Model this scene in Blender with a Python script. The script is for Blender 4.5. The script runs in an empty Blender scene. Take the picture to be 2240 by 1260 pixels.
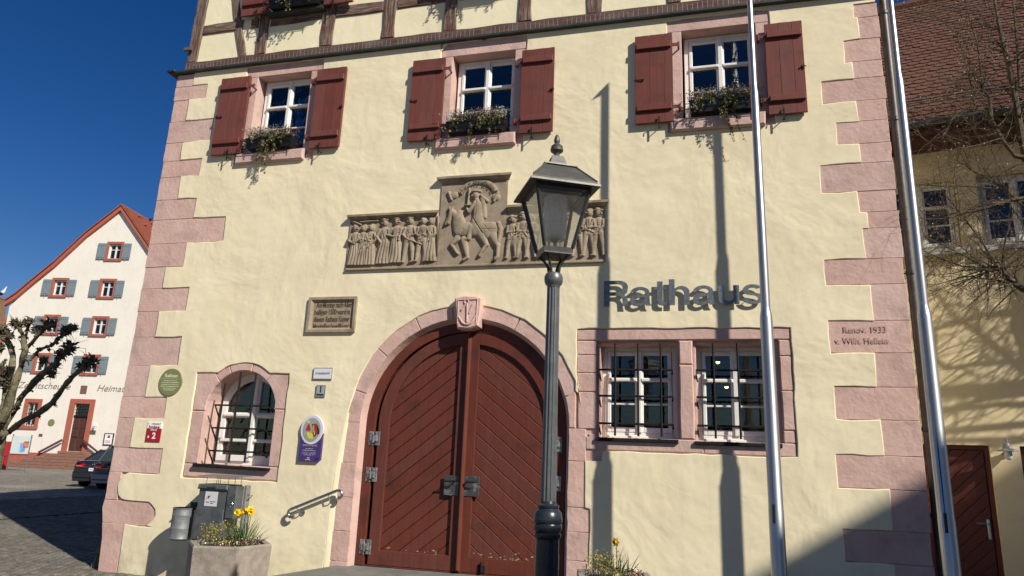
import bpy, bmesh, math, random
import numpy as np
from mathutils import Vector, Matrix
R = math.radians
random.seed(7)
sc = bpy.context.scene
col = sc.collection

# ------------------------------------------------------------------ camera, sky, sun, exposure
EYE = Vector((0.0, -8.0, 1.6))
YAW, PITCH, ROLL, F = R(-14.9032), R(13.9914), R(2.2583), 1512.55      # F in pixels of a 2240 px wide picture
fwd = Vector((math.sin(YAW)*math.cos(PITCH), math.cos(YAW)*math.cos(PITCH), math.sin(PITCH)))
r0 = Vector((math.cos(YAW), -math.sin(YAW), 0)); u0 = r0.cross(fwd)
rgt = math.cos(ROLL)*r0 + math.sin(ROLL)*u0
upv = -math.sin(ROLL)*r0 + math.cos(ROLL)*u0
cd = bpy.data.cameras.new('camera'); cam = bpy.data.objects.new('camera', cd); col.objects.link(cam)
cd.sensor_width = 36.0; cd.lens = F/2240*36.0; cd.clip_start = 0.05; cd.clip_end = 2000
M = Matrix((rgt, upv, -fwd)).transposed().to_4x4(); M.translation = EYE
cam.matrix_world = M
sc.camera = cam

SUN = Vector((1.52, -1.0, 1.33)).normalized()
w = bpy.data.worlds.new('World'); sc.world = w; w.use_nodes = True
nt = w.node_tree; nt.nodes.clear()
sky = nt.nodes.new('ShaderNodeTexSky'); sky.sky_type = 'NISHITA'; sky.sun_disc = False
sky.sun_elevation = math.asin(SUN.z); sky.sun_rotation = math.atan2(SUN.x, SUN.y)
sky.air_density = 1.0; sky.dust_density = 0.4; sky.ozone_density = 3.0; sky.altitude = 400
bg = nt.nodes.new('ShaderNodeBackground'); bg.inputs[1].default_value = 0.0505
wo = nt.nodes.new('ShaderNodeOutputWorld')
hs = nt.nodes.new('ShaderNodeHueSaturation'); hs.inputs['Saturation'].default_value = 1.37; hs.inputs['Value'].default_value = 1.10; hs.inputs['Hue'].default_value = .514
nt.links.new(sky.outputs[0], hs.inputs['Color']); nt.links.new(hs.outputs[0], bg.inputs[0]); nt.links.new(bg.outputs[0], wo.inputs[0])
sl = bpy.data.lights.new('sun', 'SUN'); sl.energy = 4.7; sl.angle = R(0.53); sl.color = (1.0, 0.93, 0.82)
so = bpy.data.objects.new('sun', sl); col.objects.link(so)
so.rotation_euler = SUN.to_track_quat('Z', 'Y').to_euler(); so.location = (20, -20, 30)
vs = sc.view_settings; vs.view_transform = 'Standard'; vs.look = 'None'; vs.gamma = 1; vs.use_curve_mapping = False; vs.exposure = 0.28

# ------------------------------------------------------------------ mapping a sight line onto a real surface
def ray(u, v): return fwd*F + rgt*(u-1120) - upv*(v-630)
def at(u, v, Y=0.0):                     # point on the plane at depth Y (the town hall front is Y = 0)
    d = ray(u, v); return EYE + d*((Y+8)/d.y)
def W(u, v, Y=0.0): p = at(u, v, Y); return (p.x, p.z)
def dep(u, v, D): return EYE + ray(u, v)/F*D
def gnd(u, v, z=0.0): d = ray(u, v); return EYE + d*((z-1.6)/d.z)

# ------------------------------------------------------------------ materials
MATS = {}
def mat(name, c1, c2=None, sc_=6.0, rough=0.8, bump=0.0, bs=40.0, metal=0.0, stretch=(1,1,1), det=4, spec=0.5, c3=None, s3=1.2, bump2=0.0, bs2=3.0, lo=0.35, hi=0.65, emit=None, dist=0.004, rnd=0.0):
    if name in MATS: return MATS[name]
    m = bpy.data.materials.new(name); m.use_nodes = True; n = m.node_tree; L = n.links
    b = n.nodes['Principled BSDF']; b.inputs['Roughness'].default_value = rough; b.inputs['Metallic'].default_value = metal
    b.inputs['Specular IOR Level'].default_value = spec
    tc = n.nodes.new('ShaderNodeTexCoord'); mp = n.nodes.new('ShaderNodeMapping'); mp.inputs['Scale'].default_value = stretch
    L.new(tc.outputs['Object'], mp.inputs[0])
    b.inputs['Base Color'].default_value = (*c1, 1)
    cur = None
    if c2:
        no = n.nodes.new('ShaderNodeTexNoise'); no.inputs['Scale'].default_value = sc_; no.inputs['Detail'].default_value = det; no.inputs['Roughness'].default_value = .62
        L.new(mp.outputs[0], no.inputs[0])
        mr = n.nodes.new('ShaderNodeMapRange'); mr.inputs[1].default_value = lo; mr.inputs[2].default_value = hi; L.new(no.outputs[0], mr.inputs[0])
        mx = n.nodes.new('ShaderNodeMix'); mx.data_type = 'RGBA'; mx.inputs[6].default_value = (*c1, 1); mx.inputs[7].default_value = (*c2, 1)
        L.new(mr.outputs[0], mx.inputs[0]); cur = mx.outputs[2]
    if c3:
        no = n.nodes.new('ShaderNodeTexNoise'); no.inputs['Scale'].default_value = s3; no.inputs['Detail'].default_value = 5; no.inputs['Roughness'].default_value = .6
        L.new(tc.outputs['Object'], no.inputs[0])
        mr = n.nodes.new('ShaderNodeMapRange'); mr.inputs[1].default_value = .52; mr.inputs[2].default_value = .72; L.new(no.outputs[0], mr.inputs[0])
        mx = n.nodes.new('ShaderNodeMix'); mx.data_type = 'RGBA'; mx.inputs[7].default_value = (*c3, 1)
        if cur: L.new(cur, mx.inputs[6])
        else: mx.inputs[6].default_value = (*c1, 1)
        L.new(mr.outputs[0], mx.inputs[0]); cur = mx.outputs[2]
    if cur and rnd:
        oi = n.nodes.new('ShaderNodeObjectInfo'); mr = n.nodes.new('ShaderNodeMapRange'); mr.inputs[3].default_value = 1-rnd; mr.inputs[4].default_value = 1+rnd; L.new(oi.outputs['Random'], mr.inputs[0])
        h = n.nodes.new('ShaderNodeHueSaturation'); L.new(mr.outputs[0], h.inputs['Value']); L.new(cur, h.inputs['Color'])
        m2 = n.nodes.new('ShaderNodeMapRange'); m2.inputs[3].default_value = 1+rnd*1.2; m2.inputs[4].default_value = 1-rnd*1.2; mm = n.nodes.new('ShaderNodeMath'); mm.operation = 'FRACT'; mk = n.nodes.new('ShaderNodeMath'); mk.operation = 'MULTIPLY'; mk.inputs[1].default_value = 7.31
        L.new(oi.outputs['Random'], mk.inputs[0]); L.new(mk.outputs[0], mm.inputs[0]); L.new(mm.outputs[0], m2.inputs[0]); L.new(m2.outputs[0], h.inputs['Saturation']); cur = h.outputs[0]
    if cur: L.new(cur, b.inputs['Base Color'])
    prev = None
    for st, s_, d_ in ((bump2, bs2, .03), (bump, bs, dist)):
        if st:
            no = n.nodes.new('ShaderNodeTexNoise'); no.inputs['Scale'].default_value = s_; no.inputs['Detail'].default_value = 5
            L.new(mp.outputs[0], no.inputs[0])
            bp = n.nodes.new('ShaderNodeBump'); bp.inputs['Strength'].default_value = st; bp.inputs['Distance'].default_value = d_
            L.new(no.outputs[0], bp.inputs['Height'])
            if prev: L.new(prev, bp.inputs['Normal'])
            prev = bp.outputs[0]
    if prev: L.new(prev, b.inputs['Normal'])
    if emit:
        b.inputs['Emission Color'].default_value = (*emit[0], 1); b.inputs['Emission Strength'].default_value = emit[1]
    MATS[name] = m; return m

def glass_mat(name, tint=(0.8,0.86,0.85), refl=1.0):
    m = bpy.data.materials.new(name); m.use_nodes = True; n = m.node_tree; L = n.links; n.nodes.clear()
    o = n.nodes.new('ShaderNodeOutputMaterial'); mx = n.nodes.new('ShaderNodeMixShader')
    t = n.nodes.new('ShaderNodeBsdfTransparent'); t.inputs[0].default_value = (*tint, 1)
    g = n.nodes.new('ShaderNodeBsdfGlossy'); g.inputs['Roughness'].default_value = 0.015; g.inputs[0].default_value = (1,1,1,1)
    f = n.nodes.new('ShaderNodeFresnel'); f.inputs[0].default_value = 1.5
    ma = n.nodes.new('ShaderNodeMath'); ma.operation = 'MULTIPLY'; ma.inputs[1].default_value = refl; ma.use_clamp = True
    no = n.nodes.new('ShaderNodeTexNoise'); no.inputs['Scale'].default_value = 3.0; bp = n.nodes.new('ShaderNodeBump'); bp.inputs['Strength'].default_value = .08; bp.inputs['Distance'].default_value = .02
    L.new(no.outputs[0], bp.inputs['Height']); L.new(bp.outputs[0], g.inputs['Normal'])
    L.new(f.outputs[0], ma.inputs[0]); L.new(ma.outputs[0], mx.inputs[0]); L.new(t.outputs[0], mx.inputs[1]); L.new(g.outputs[0], mx.inputs[2]); L.new(mx.outputs[0], o.inputs[0])
    return m

def plaster_mat(name, ca, cb, cc, k=1.0):
    m = bpy.data.materials.new(name); m.use_nodes = True; n = m.node_tree; L = n.links
    b = n.nodes['Principled BSDF']; b.inputs['Roughness'].default_value = .92; b.inputs['Specular IOR Level'].default_value = .2
    tc = n.nodes.new('ShaderNodeTexCoord')
    def noise(s, d=5, r=.6, w_=0.0):
        o = n.nodes.new('ShaderNodeTexNoise'); o.inputs['Scale'].default_value = s; o.inputs['Detail'].default_value = d; o.inputs['Roughness'].default_value = r; o.inputs['Distortion'].default_value = w_
        L.new(tc.outputs['Object'], o.inputs[0]); return o.outputs[0]
    def rng(x, a, c):
        o = n.nodes.new('ShaderNodeMapRange'); o.inputs[1].default_value = a; o.inputs[2].default_value = c; L.new(x, o.inputs[0]); return o.outputs[0]
    def mix(f, x, c):
        o = n.nodes.new('ShaderNodeMix'); o.data_type = 'RGBA'; L.new(f, o.inputs[0])
        if isinstance(x, tuple): o.inputs[6].default_value = (*x, 1)
        else: L.new(x, o.inputs[6])
        o.inputs[7].default_value = (*c, 1); return o.outputs[2]
    c = mix(rng(noise(1.1, 6), .38, .66), ca, cb)
    c = mix(rng(noise(3.3, 7, .65, .6), .56, .82), c, cc)
    mpv = n.nodes.new('ShaderNodeMapping'); mpv.inputs['Scale'].default_value = (2.6, 2.6, .22); L.new(tc.outputs['Object'], mpv.inputs[0])
    nv = n.nodes.new('ShaderNodeTexNoise'); nv.inputs['Scale'].default_value = 2.0; nv.inputs['Detail'].default_value = 7; nv.inputs['Roughness'].default_value = .7; L.new(mpv.outputs[0], nv.inputs[0])
    sv = n.nodes.new('ShaderNodeMath'); sv.operation = 'MULTIPLY'; sv.inputs[1].default_value = .55; L.new(rng(nv.outputs[0], .55, .75), sv.inputs[0]); c = mix(sv.outputs[0], c, (cc[0]*.90, cc[1]*.93, cc[2]*.93))
    # dirt splashed up the foot of the wall
    sp = n.nodes.new('ShaderNodeSeparateXYZ'); L.new(tc.outputs['Object'], sp.inputs[0])
    z = rng(sp.outputs[2], .55, .0); mu = n.nodes.new('ShaderNodeMath'); mu.operation = 'MULTIPLY'; L.new(z, mu.inputs[0]); L.new(rng(noise(5, 6), .35, .75), mu.inputs[1])
    c = mix(mu.outputs[0], c, (cc[0]*.62, cc[1]*.60, cc[2]*.58))
    L.new(c, b.inputs['Base Color'])
    prev = None
    for s, st, d_, di in ((.9, .55*k, .10, .3), (3.2, .17*k, .020, 1.8), (15, .14*k, .005, 1.2), (140, .3, .0010, 0)):
        bp = n.nodes.new('ShaderNodeBump'); bp.inputs['Strength'].default_value = st; bp.inputs['Distance'].default_value = d_
        L.new(noise(s, 4, .55, di), bp.inputs['Height'])
        if prev: L.new(prev, bp.inputs['Normal'])
        prev = bp.outputs[0]
    L.new(prev, b.inputs['Normal']); return m

m_plaster = plaster_mat('cream_plaster', (.79,.70,.475), (.84,.755,.53), (.71,.645,.455))
m_infill = plaster_mat('cream_infill', (.82,.745,.51), (.85,.78,.55), (.70,.64,.45), .6)
m_stone = mat('pink_sandstone', (.555,.375,.32), (.625,.44,.385), 2.6, .88, .9, 22, c3=(.44,.305,.265), s3=3.4, rnd=.05, bump2=.4, bs2=4, spec=.25, dist=.006)
m_stone_lt = m_stone
m_relief = mat('brown_sandstone', (.29,.235,.165), (.36,.295,.215), 9, .9, .7, 60, c3=(.20,.155,.105), s3=5, spec=.2, dist=.002)
m_plank = mat('oxblood_paint', (.112,.030,.019), (.136,.038,.025), 5, .6, .35, 30, stretch=(6,1,.6), spec=.3, c3=(.075,.027,.020), s3=3, rnd=.035)
m_shut = mat('shutter_paint', (.148,.043,.035), (.172,.054,.043), 4, .7, .4, 26, stretch=(8,1,.5), spec=.3, c3=(.115,.042,.035), s3=5, rnd=.045)
def wood(name, st):
    return mat(name, (.095,.055,.04), (.24,.175,.135), 9, .9, 1.0, 14, stretch=st, det=8, c3=(.105,.026,.016), s3=3.2, lo=.42, hi=.6, dist=.012)
m_wv, m_wh = wood('weathered_post', (5,5,.45)), wood('weathered_rail', (.45,5,5))
m_sill = mat('sill_beam_paint', (.085,.026,.018), (.12,.085,.065), 7, .85, .8, 16, stretch=(.5,4,4), c3=(.17,.135,.11), s3=2.6, dist=.008)
m_flash = mat('dark_zinc_flashing', (.045,.052,.048), (.08,.085,.08), 5, .5, .1, 20, metal=.5)
m_white = mat('white_window_paint', (.80,.79,.75), (.74,.73,.69), 8, .45, .1, 60)
m_iron = mat('black_iron', (.010,.010,.011), (.020,.017,.016), 30, .7, .3, 80, spec=.2)
m_glass = glass_mat('window_glass', (.55,.60,.60), 1.5)
m_lglass = glass_mat('lantern_glass', (.86,.85,.80), 1.5)
def dusty_glass(name, colr, dens, refl=1.0):
    m = glass_mat(name, (.9,.9,.88), refl); n = m.node_tree; L = n.links
    o = [x for x in n.nodes if x.type == 'OUTPUT_MATERIAL'][0]; src = o.inputs[0].links[0].from_socket
    d = n.nodes.new('ShaderNodeBsdfTranslucent'); d.inputs[0].default_value = (*colr, 1); d2 = n.nodes.new('ShaderNodeBsdfDiffuse'); d2.inputs[0].default_value = (*colr, 1)
    a = n.nodes.new('ShaderNodeAddShader'); L.new(d.outputs[0], a.inputs[0]); L.new(d2.outputs[0], a.inputs[1])
    no = n.nodes.new('ShaderNodeTexNoise'); no.inputs['Scale'].default_value = 9; mr = n.nodes.new('ShaderNodeMapRange'); mr.inputs[3].default_value = dens*.6; mr.inputs[4].default_value = dens*1.4; L.new(no.outputs[0], mr.inputs[0])
    mx = n.nodes.new('ShaderNodeMixShader'); L.new(mr.outputs[0], mx.inputs[0]); L.new(src, mx.inputs[1]); L.new(a.outputs[0], mx.inputs[2]); L.new(mx.outputs[0], o.inputs[0])
    return m
m_lglass = dusty_glass('lantern_glass', (.42,.40,.36), .09, 1.5)
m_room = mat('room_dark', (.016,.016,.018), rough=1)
m_steel = mat('brushed_steel', (.55,.55,.56), (.45,.45,.46), 4, .28, .15, 12, metal=1.0, stretch=(20,20,.5), dist=.001)
m_alu = mat('anodised_aluminium', (.55,.555,.56), (.44,.445,.45), 5, .40, .05, 12, metal=1.0, stretch=(14,14,.3), dist=.001)
m_rope = mat('flag_groove_dark', (.05,.05,.055), rough=.6)
m_galv = mat('galvanised_steel', (.30,.315,.32), (.22,.235,.24), 22, .55, .1, 40, metal=.5, c3=(.17,.185,.19), s3=9)
m_letter = mat('letter_steel', (.13,.15,.165), (.23,.255,.27), 26, .5, .15, 30, metal=.65, det=6)
m_pole_paint = mat('lamp_post_paint', (.115,.12,.125), (.15,.155,.16), 14, .38, .2, 60, metal=.35, dist=.001)
m_base_paint = mat('lamp_base_paint', (.018,.024,.034), (.03,.036,.048), 10, .3, .2, 40, dist=.001)
m_lroof = mat('lantern_zinc', (.085,.09,.088), (.14,.135,.11), 12, .5, .15, 40, metal=.45, c3=(.09,.095,.09), s3=9)
m_lframe = mat('lantern_frame', (.05,.052,.05), (.075,.075,.07), 20, .42, .1, 40, metal=.4)
m_frost = mat('frosted_tube', (.75,.76,.80), (.68,.69,.73), 5, .3)
m_bin = mat('grey_paint_box', (.085,.10,.105), (.13,.145,.15), 5, .5, .15, 50, metal=.3, c3=(.055,.06,.065), s3=7)
m_concrete = mat('exposed_concrete', (.33,.285,.235), (.25,.215,.18), 14, .92, .8, 90, c3=(.19,.165,.14), s3=3.5, bump2=.3, bs2=9, dist=.004)
m_step = mat('door_ramp_stone', (.20,.20,.18), (.14,.14,.125), 5, .8, .4, 60, dist=.003)
m_roof_tile = mat('brown_clay_tile', (.105,.040,.026), (.070,.028,.020), 9, .85, .4, 50, c3=(.14,.055,.034), s3=8)
m_red_tile = mat('red_clay_tile', (.40,.11,.055), (.29,.075,.042), 14, .85, .5, 30, c3=(.20,.07,.045), s3=1.4)
m_barnwall = plaster_mat('white_barn_plaster', (.80,.76,.68), (.76,.72,.64), (.68,.63,.56), .25)
m_barntrim = mat('barn_red_trim', (.40,.115,.075), (.36,.10,.067), 5, .8, .2, 30)
m_greyshut = mat('blue_grey_shutter', (.20,.25,.28), (.17,.215,.24), 5, .6)
m_bldr = plaster_mat('ochre_plaster', (.80,.68,.43), (.84,.73,.49), (.72,.61,.39), .35)
m_browndoor = mat('brown_red_door', (.11,.024,.012), (.085,.019,.010), 5, .5, .2, 20, stretch=(5,5,.6))
m_barkL = mat('plane_tree_bark', (.10,.085,.05), (.22,.195,.115), 7, .95, 1.0, 18, c3=(.05,.04,.028), s3=5, dist=.03)
m_barkR = mat('linden_bark', (.06,.042,.028), (.15,.11,.06), 9, .9, .8, 30, dist=.01)
m_bud = mat('dry_bract', (.62,.50,.30), rough=.8)
m_asph = mat('cobble_stone', (.15,.138,.112), (.09,.083,.07), 11, .85, .8, 40, c3=(.20,.185,.15), s3=.7, dist=.01)
m_joint = mat('cobble_joint', (.06,.055,.045), (.10,.09,.075), 8, .95, .5, 60)
m_black = mat('black_paint', (.012,.012,.013), rough=.4)
m_ink = mat('dark_lettering', (.10,.085,.065), rough=.8)
m_whiteprint = mat('white_print', (.82,.82,.82), rough=.5)

# ------------------------------------------------------------------ geometry helpers
def orient(d):
    d = d.normalized(); a = Vector((0,0,1)) if abs(d.z) < .9 else Vector((1,0,0))
    x = d.cross(a).normalized(); return x, d.cross(x)
def inset(poly, c):                      # inset a closed 2-D polygon by c
    n = len(poly); out = []; A = sum(poly[i][0]*poly[(i+1)%n][1]-poly[(i+1)%n][0]*poly[i][1] for i in range(n))
    s = 1 if A > 0 else -1
    for i in range(n):
        p0, p1, p2 = Vector(poly[i-1]), Vector(poly[i]), Vector(poly[(i+1)%n])
        a = (p1-p0); b = (p2-p1)
        if a.length < 1e-7 or b.length < 1e-7: out.append(tuple(p1)); continue
        a.normalize(); b.normalize(); na = Vector((-a.y, a.x))*s; nb = Vector((-b.y, b.x))*s
        k = na+nb; d = k.length_squared
        out.append(tuple(p1 + k*(2*c/max(d, .6))))
    return out
class MB:
    def __init__(s, T=None): s.v = []; s.f = []; s.m = []; s.T = T
    def add(s, vs_, fs, mi=0):
        o = len(s.v)
        for p in vs_:
            p = Vector(p); s.v.append(s.T @ p if s.T else p)
        for f in fs: s.f.append(tuple(i+o for i in f)); s.m.append(mi)
    def box(s, x0, x1, y0, y1, z0, z1, mi=0, c=0.0):
        if c <= 0:
            s.add([(x,y,z) for x in (x0,x1) for y in (y0,y1) for z in (z0,z1)], [(0,1,3,2),(4,6,7,5),(0,4,5,1),(2,3,7,6),(0,2,6,4),(1,5,7,3)], mi)
        else:
            s.prism([(x0,z0),(x1,z0),(x1,z1),(x0,z1)], y0, y1, c, mi)
    def prism(s, poly, y0, y1, c=0.0, mi=0, jit=0.0):     # polygon in x,z; front at y0 (chamfer c), back at y1
        A = sum(poly[i][0]*poly[(i+1)%len(poly)][1]-poly[(i+1)%len(poly)][0]*poly[i][1] for i in range(len(poly)))
        if A < 0: poly = poly[::-1]
        n = len(poly); loops = []
        if c > 0: loops.append([(x, y0, z) for x, z in inset(poly, c)]); loops.append([(x, y0+c, z) for x, z in poly])
        else: loops.append([(x, y0, z) for x, z in poly])
        loops.append([(x, y1, z) for x, z in poly])
        vv = [p for l in loops for p in l]; ff = [tuple(range(n))]
        for k in range(len(loops)-1):
            for i in range(n):
                j = (i+1)%n; ff.append((k*n+i, (k+1)*n+i, (k+1)*n+j, k*n+j))
        ff.append(tuple(reversed(range((len(loops)-1)*n, len(loops)*n))))
        s.add(vv, ff, mi)
    def tube(s, pts, rad, n=8, mi=0, cap=True, star=None):
        pts = [Vector(p) for p in pts]; 
        if not isinstance(rad, (list, tuple)): rad = [rad]*len(pts)
        vv = []; ff = []; x = None
        for i, p in enumerate(pts):
            d = (pts[min(i+1, len(pts)-1)] - pts[max(i-1, 0)])
            if d.length < 1e-9: d = Vector((0,0,1))
            d.normalize()
            if x is None: x, _ = orient(d)
            x = (x - d*x.dot(d)); x = x.normalized() if x.length > 1e-6 else orient(d)[0]
            y = d.cross(x)
            for k in range(n):
                a = 2*math.pi*k/n; r = rad[i]*(star(k) if star else 1)
                vv.append(p + x*(r*math.cos(a)) + y*(r*math.sin(a)))
        for i in range(len(pts)-1):
            for k in range(n):
                j = (k+1)%n; ff.append((i*n+k, i*n+j, (i+1)*n+j, (i+1)*n+k))
        if cap: ff.append(tuple(reversed(range(n)))); ff.append(tuple(range((len(pts)-1)*n, len(pts)*n)))
        s.add(vv, ff, mi)
    def lathe(s, prof, cx=0, cy=0, n=24, mi=0, star=None):  # prof: (r, z) bottom to top
        s.tube([(cx, cy, z) for r, z in prof], [max(r, 1e-4) for r, z in prof], n, mi, True, star)
    def sphere(s, c, r, n=10, mi=0, sz=(1,1,1)):
        vv = []; ff = []; c = Vector(c); h = n//2
        for i in range(h+1):
            t = math.pi*i/h
            for k in range(n):
                a = 2*math.pi*k/n; vv.append(c+Vector((r*sz[0]*math.sin(t)*math.cos(a), r*sz[1]*math.sin(t)*math.sin(a), r*sz[2]*math.cos(t))))
        for i in range(h):
            for k in range(n):
                j = (k+1)%n; ff.append((i*n+k, (i+1)*n+k, (i+1)*n+j, i*n+j))
        s.add(vv, ff, mi)
    def quad(s, a, b, c, d, mi=0): s.add([a,b,c,d], [(0,1,2,3)], mi)
    def build(s, name, mats, parent=None, smooth=False):
        me = bpy.data.meshes.new(name)
        off = Vector(parent.get('_o', (0,0,0))) if parent else Vector((0,0,0))
        me.from_pydata([tuple(p-off) for p in s.v], [], s.f)
        if not isinstance(mats, (list, tuple)): mats = [mats]
        for m in mats: me.materials.append(m)
        me.polygons.foreach_set('material_index', s.m)
        if smooth: 
            me.polygons.foreach_set('use_smooth', [True]*len(s.f))
        me.update(); me.validate()
        if smooth: me.set_sharp_from_angle(angle=R(38))
        o = bpy.data.objects.new(name, me); col.objects.link(o)
        if parent: o.parent = parent; o['_o'] = tuple(off)
        ALL.append(o); return o
ALL = []
def tag(o, label=None, cat=None, group=None, kind=None):
    if label: o['label'] = label
    if cat: o['category'] = cat
    if group: o['group'] = group
    if kind: o['kind'] = kind
    return o
def thing(name, loc, label, cat, group=None):
    o = bpy.data.objects.new(name, None); col.objects.link(o); o.location = loc; o.empty_display_size = .2
    o['_o'] = tuple(loc); ALL.append(o); return tag(o, label, cat, group)
def inst(src, name, parent, matrix):      # another part that shares mesh data
    o = bpy.data.objects.new(name, src.data); col.objects.link(o); o.parent = parent
    o['_o'] = tuple(parent.get('_o', (0,0,0))); o.matrix_local = matrix; ALL.append(o); return o

def curve_mesh(loops, thick, bevel=0.0, res=1, body=None, size=1, offset=0.0, shear=0.0, align='LEFT', spacing=1.0, line=1.0):
    """flat shape in x,y (front at +z) from outlines or from lettering; returns verts, faces"""
    if body is None:
        cu = bpy.data.curves.new('t', 'CURVE'); cu.dimensions = '2D'
        for lp in loops:
            sp = cu.splines.new('POLY'); sp.points.add(len(lp)-1)
            for i, p in enumerate(lp): sp.points[i].co = (p[0], p[1], 0, 1)
            sp.use_cyclic_u = True
        cu.fill_mode = 'BOTH'; cu.offset = -bevel + offset
    else:
        cu = bpy.data.curves.new('t', 'FONT'); cu.body = body; cu.size = size; cu.offset = offset; cu.shear = shear
        cu.align_x = align; cu.resolution_u = 3 if res < 2 else res; cu.space_character = spacing; cu.space_line = line; cu.fill_mode = 'BOTH'
    cu.extrude = thick/2; cu.bevel_depth = bevel; cu.bevel_resolution = res if body is None else 0
    o = bpy.data.objects.new('t', cu); col.objects.link(o)
    dg = bpy.context.evaluated_depsgraph_get(); me = bpy.data.meshes.new_from_object(o.evaluated_get(dg))
    vv = [v.co.copy() for v in me.vertices]; ff = [tuple(p.vertices) for p in me.polygons]
    bpy.data.objects.remove(o); bpy.data.curves.remove(cu); bpy.data.meshes.remove(me)
    return vv, ff
def add_front(mb, vf, x=0, z=0, y=0, mi=0, sx=1, sz=1, shear=0):   # lay the shape on a wall facing -y, its middle plane at y
    vv, ff = vf
    mb.add([(x+v.x*sx+v.y*shear, y-v.z, z+v.y*sz) for v in vv], ff, mi)
def text(mb, s, x, z, y, size, mi=0, thick=.002, width=None, shear=0, offset=0, align='LEFT', sx=1.0, line=1.0):
    vf = curve_mesh(None, thick, body=s, size=size, offset=offset, align=align, line=line)
    if width:
        xs = [v.x for v in vf[0]]; wd = max(xs)-min(xs); sx = width/wd
    add_front(mb, vf, x, z, y, mi, sx=sx, shear=shear)
def arc(cx, cz, r, a0, a1, n): return [(cx+r*math.cos(R(a0+(a1-a0)*i/n)), cz+r*math.sin(R(a0+(a1-a0)*i/n))) for i in range(n+1)]
def rough_loop(lp, amp, step=.12):
    out = []
    for i in range(len(lp)):
        a = Vector(lp[i]); b = Vector(lp[(i+1)%len(lp)]); n = max(1, int((b-a).length/step))
        for k in range(n):
            p = a.lerp(b, k/n); out.append((p.x+random.uniform(-amp, amp), p.y+random.uniform(-amp, amp)))
    return out
def clip(poly, nx, nz, d):                # keep points with nx*x+nz*z >= d
    out = []
    for i in range(len(poly)):
        a, b = poly[i], poly[(i+1)%len(poly)]; da = nx*a[0]+nz*a[1]-d; db = nx*b[0]+nz*b[1]-d
        if da >= 0: out.append(a)
        if (da >= 0) != (db >= 0):
            t = da/(da-db); out.append((a[0]+(b[0]-a[0])*t, a[1]+(b[1]-a[1])*t))
    return out
def rect(x0, x1, z0, z1): return [(x0,z0),(x1,z0),(x1,z1),(x0,z1)]

# ================================================================== SETTING: ground
g = MB(); g.add([(-600,-300,0),(600,-300,0),(600,900,0),(-600,900,0)], [(0,1,2,3)])
mg = mat('square_paving', (.30,.26,.205), (.16,.138,.11), 2.2, .9, .9, 9, c3=(.36,.315,.25), s3=.35, bump2=.8, bs2=2.2, dist=.02)
n_ = mg.node_tree; L_ = n_.links
vo = n_.nodes.new('ShaderNodeTexVoronoi'); vo.feature = 'DISTANCE_TO_EDGE'; vo.inputs['Scale'].default_value = 7.5
tc_ = n_.nodes.new('ShaderNodeTexCoord'); L_.new(tc_.outputs['Object'], vo.inputs[0])
mr_ = n_.nodes.new('ShaderNodeMapRange'); mr_.inputs[1].default_value = .02; mr_.inputs[2].default_value = .10; L_.new(vo.outputs[0], mr_.inputs[0])
b_ = n_.nodes['Principled BSDF']; src_ = b_.inputs['Base Color'].links[0].from_socket
mx_ = n_.nodes.new('ShaderNodeMix'); mx_.data_type = 'RGBA'; mx_.blend_type = 'MULTIPLY'; mx_.inputs[0].default_value = 1
cr_ = n_.nodes.new('ShaderNodeMapRange'); cr_.inputs[3].default_value = .42; cr_.inputs[4].default_value = 1; L_.new(mr_.outputs[0], cr_.inputs[0])
L_.new(src_, mx_.inputs[6]); L_.new(cr_.outputs[0], mx_.inputs[7]); L_.new(mx_.outputs[2], b_.inputs['Base Color'])
tag(g.build('ground', mg), kind='structure')
# cobbles near the corner, real stones
cb = MB(); rr = random.Random(3)
for i in range(112):
    for j in range(128):
        x = -18.4 + i*.118 + (j%2)*.055; y = -3.2 + j*.118
        if x > -7.85 and y > -.08: continue
        if x > -5.25 or -14.02 < x < -13.80: continue
        if abs(math.atan2(x, y+8)) > .98: continue
        a, b = .051+rr.uniform(-.006,.004), .051+rr.uniform(-.006,.004); t = rr.uniform(-.12,.12); h = .012+rr.uniform(0,.012)
        ca, sa = math.cos(t), math.sin(t); P = lambda u, v, z: (x+u*ca-v*sa, y+u*sa+v*ca, z)
        cb.add([P(-a,-b,-.0),P(a,-b,0),P(a,b,0),P(-a,b,0),P(-a*.82,-b*.82,h),P(a*.82,-b*.82,h+rr.uniform(-.004,.004)),P(a*.82,b*.82,h),P(-a*.82,b*.82,h)],
               [(4,5,6,7),(0,1,5,4),(1,2,6,5),(2,3,7,6),(3,0,4,7)], rr.choice((0,0,1)))
tag(cb.build('cobbles', [m_asph, mat('cobble_light', (.20,.18,.145), (.13,.12,.10), 11, .8, .8, 40, dist=.01)]), 'small granite cobbles laid over the square left of the town hall', kind='stuff')
dr = MB(); dr.box(-14.0,-13.82,-3,40,.004,.010, 1)
tag(dr.build('drainage_channel', [mat('channel_rim', (.05,.05,.05), rough=.7), mat('channel_slot', (.004,.004,.004), rough=1, spec=0)]), kind='structure')

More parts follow.
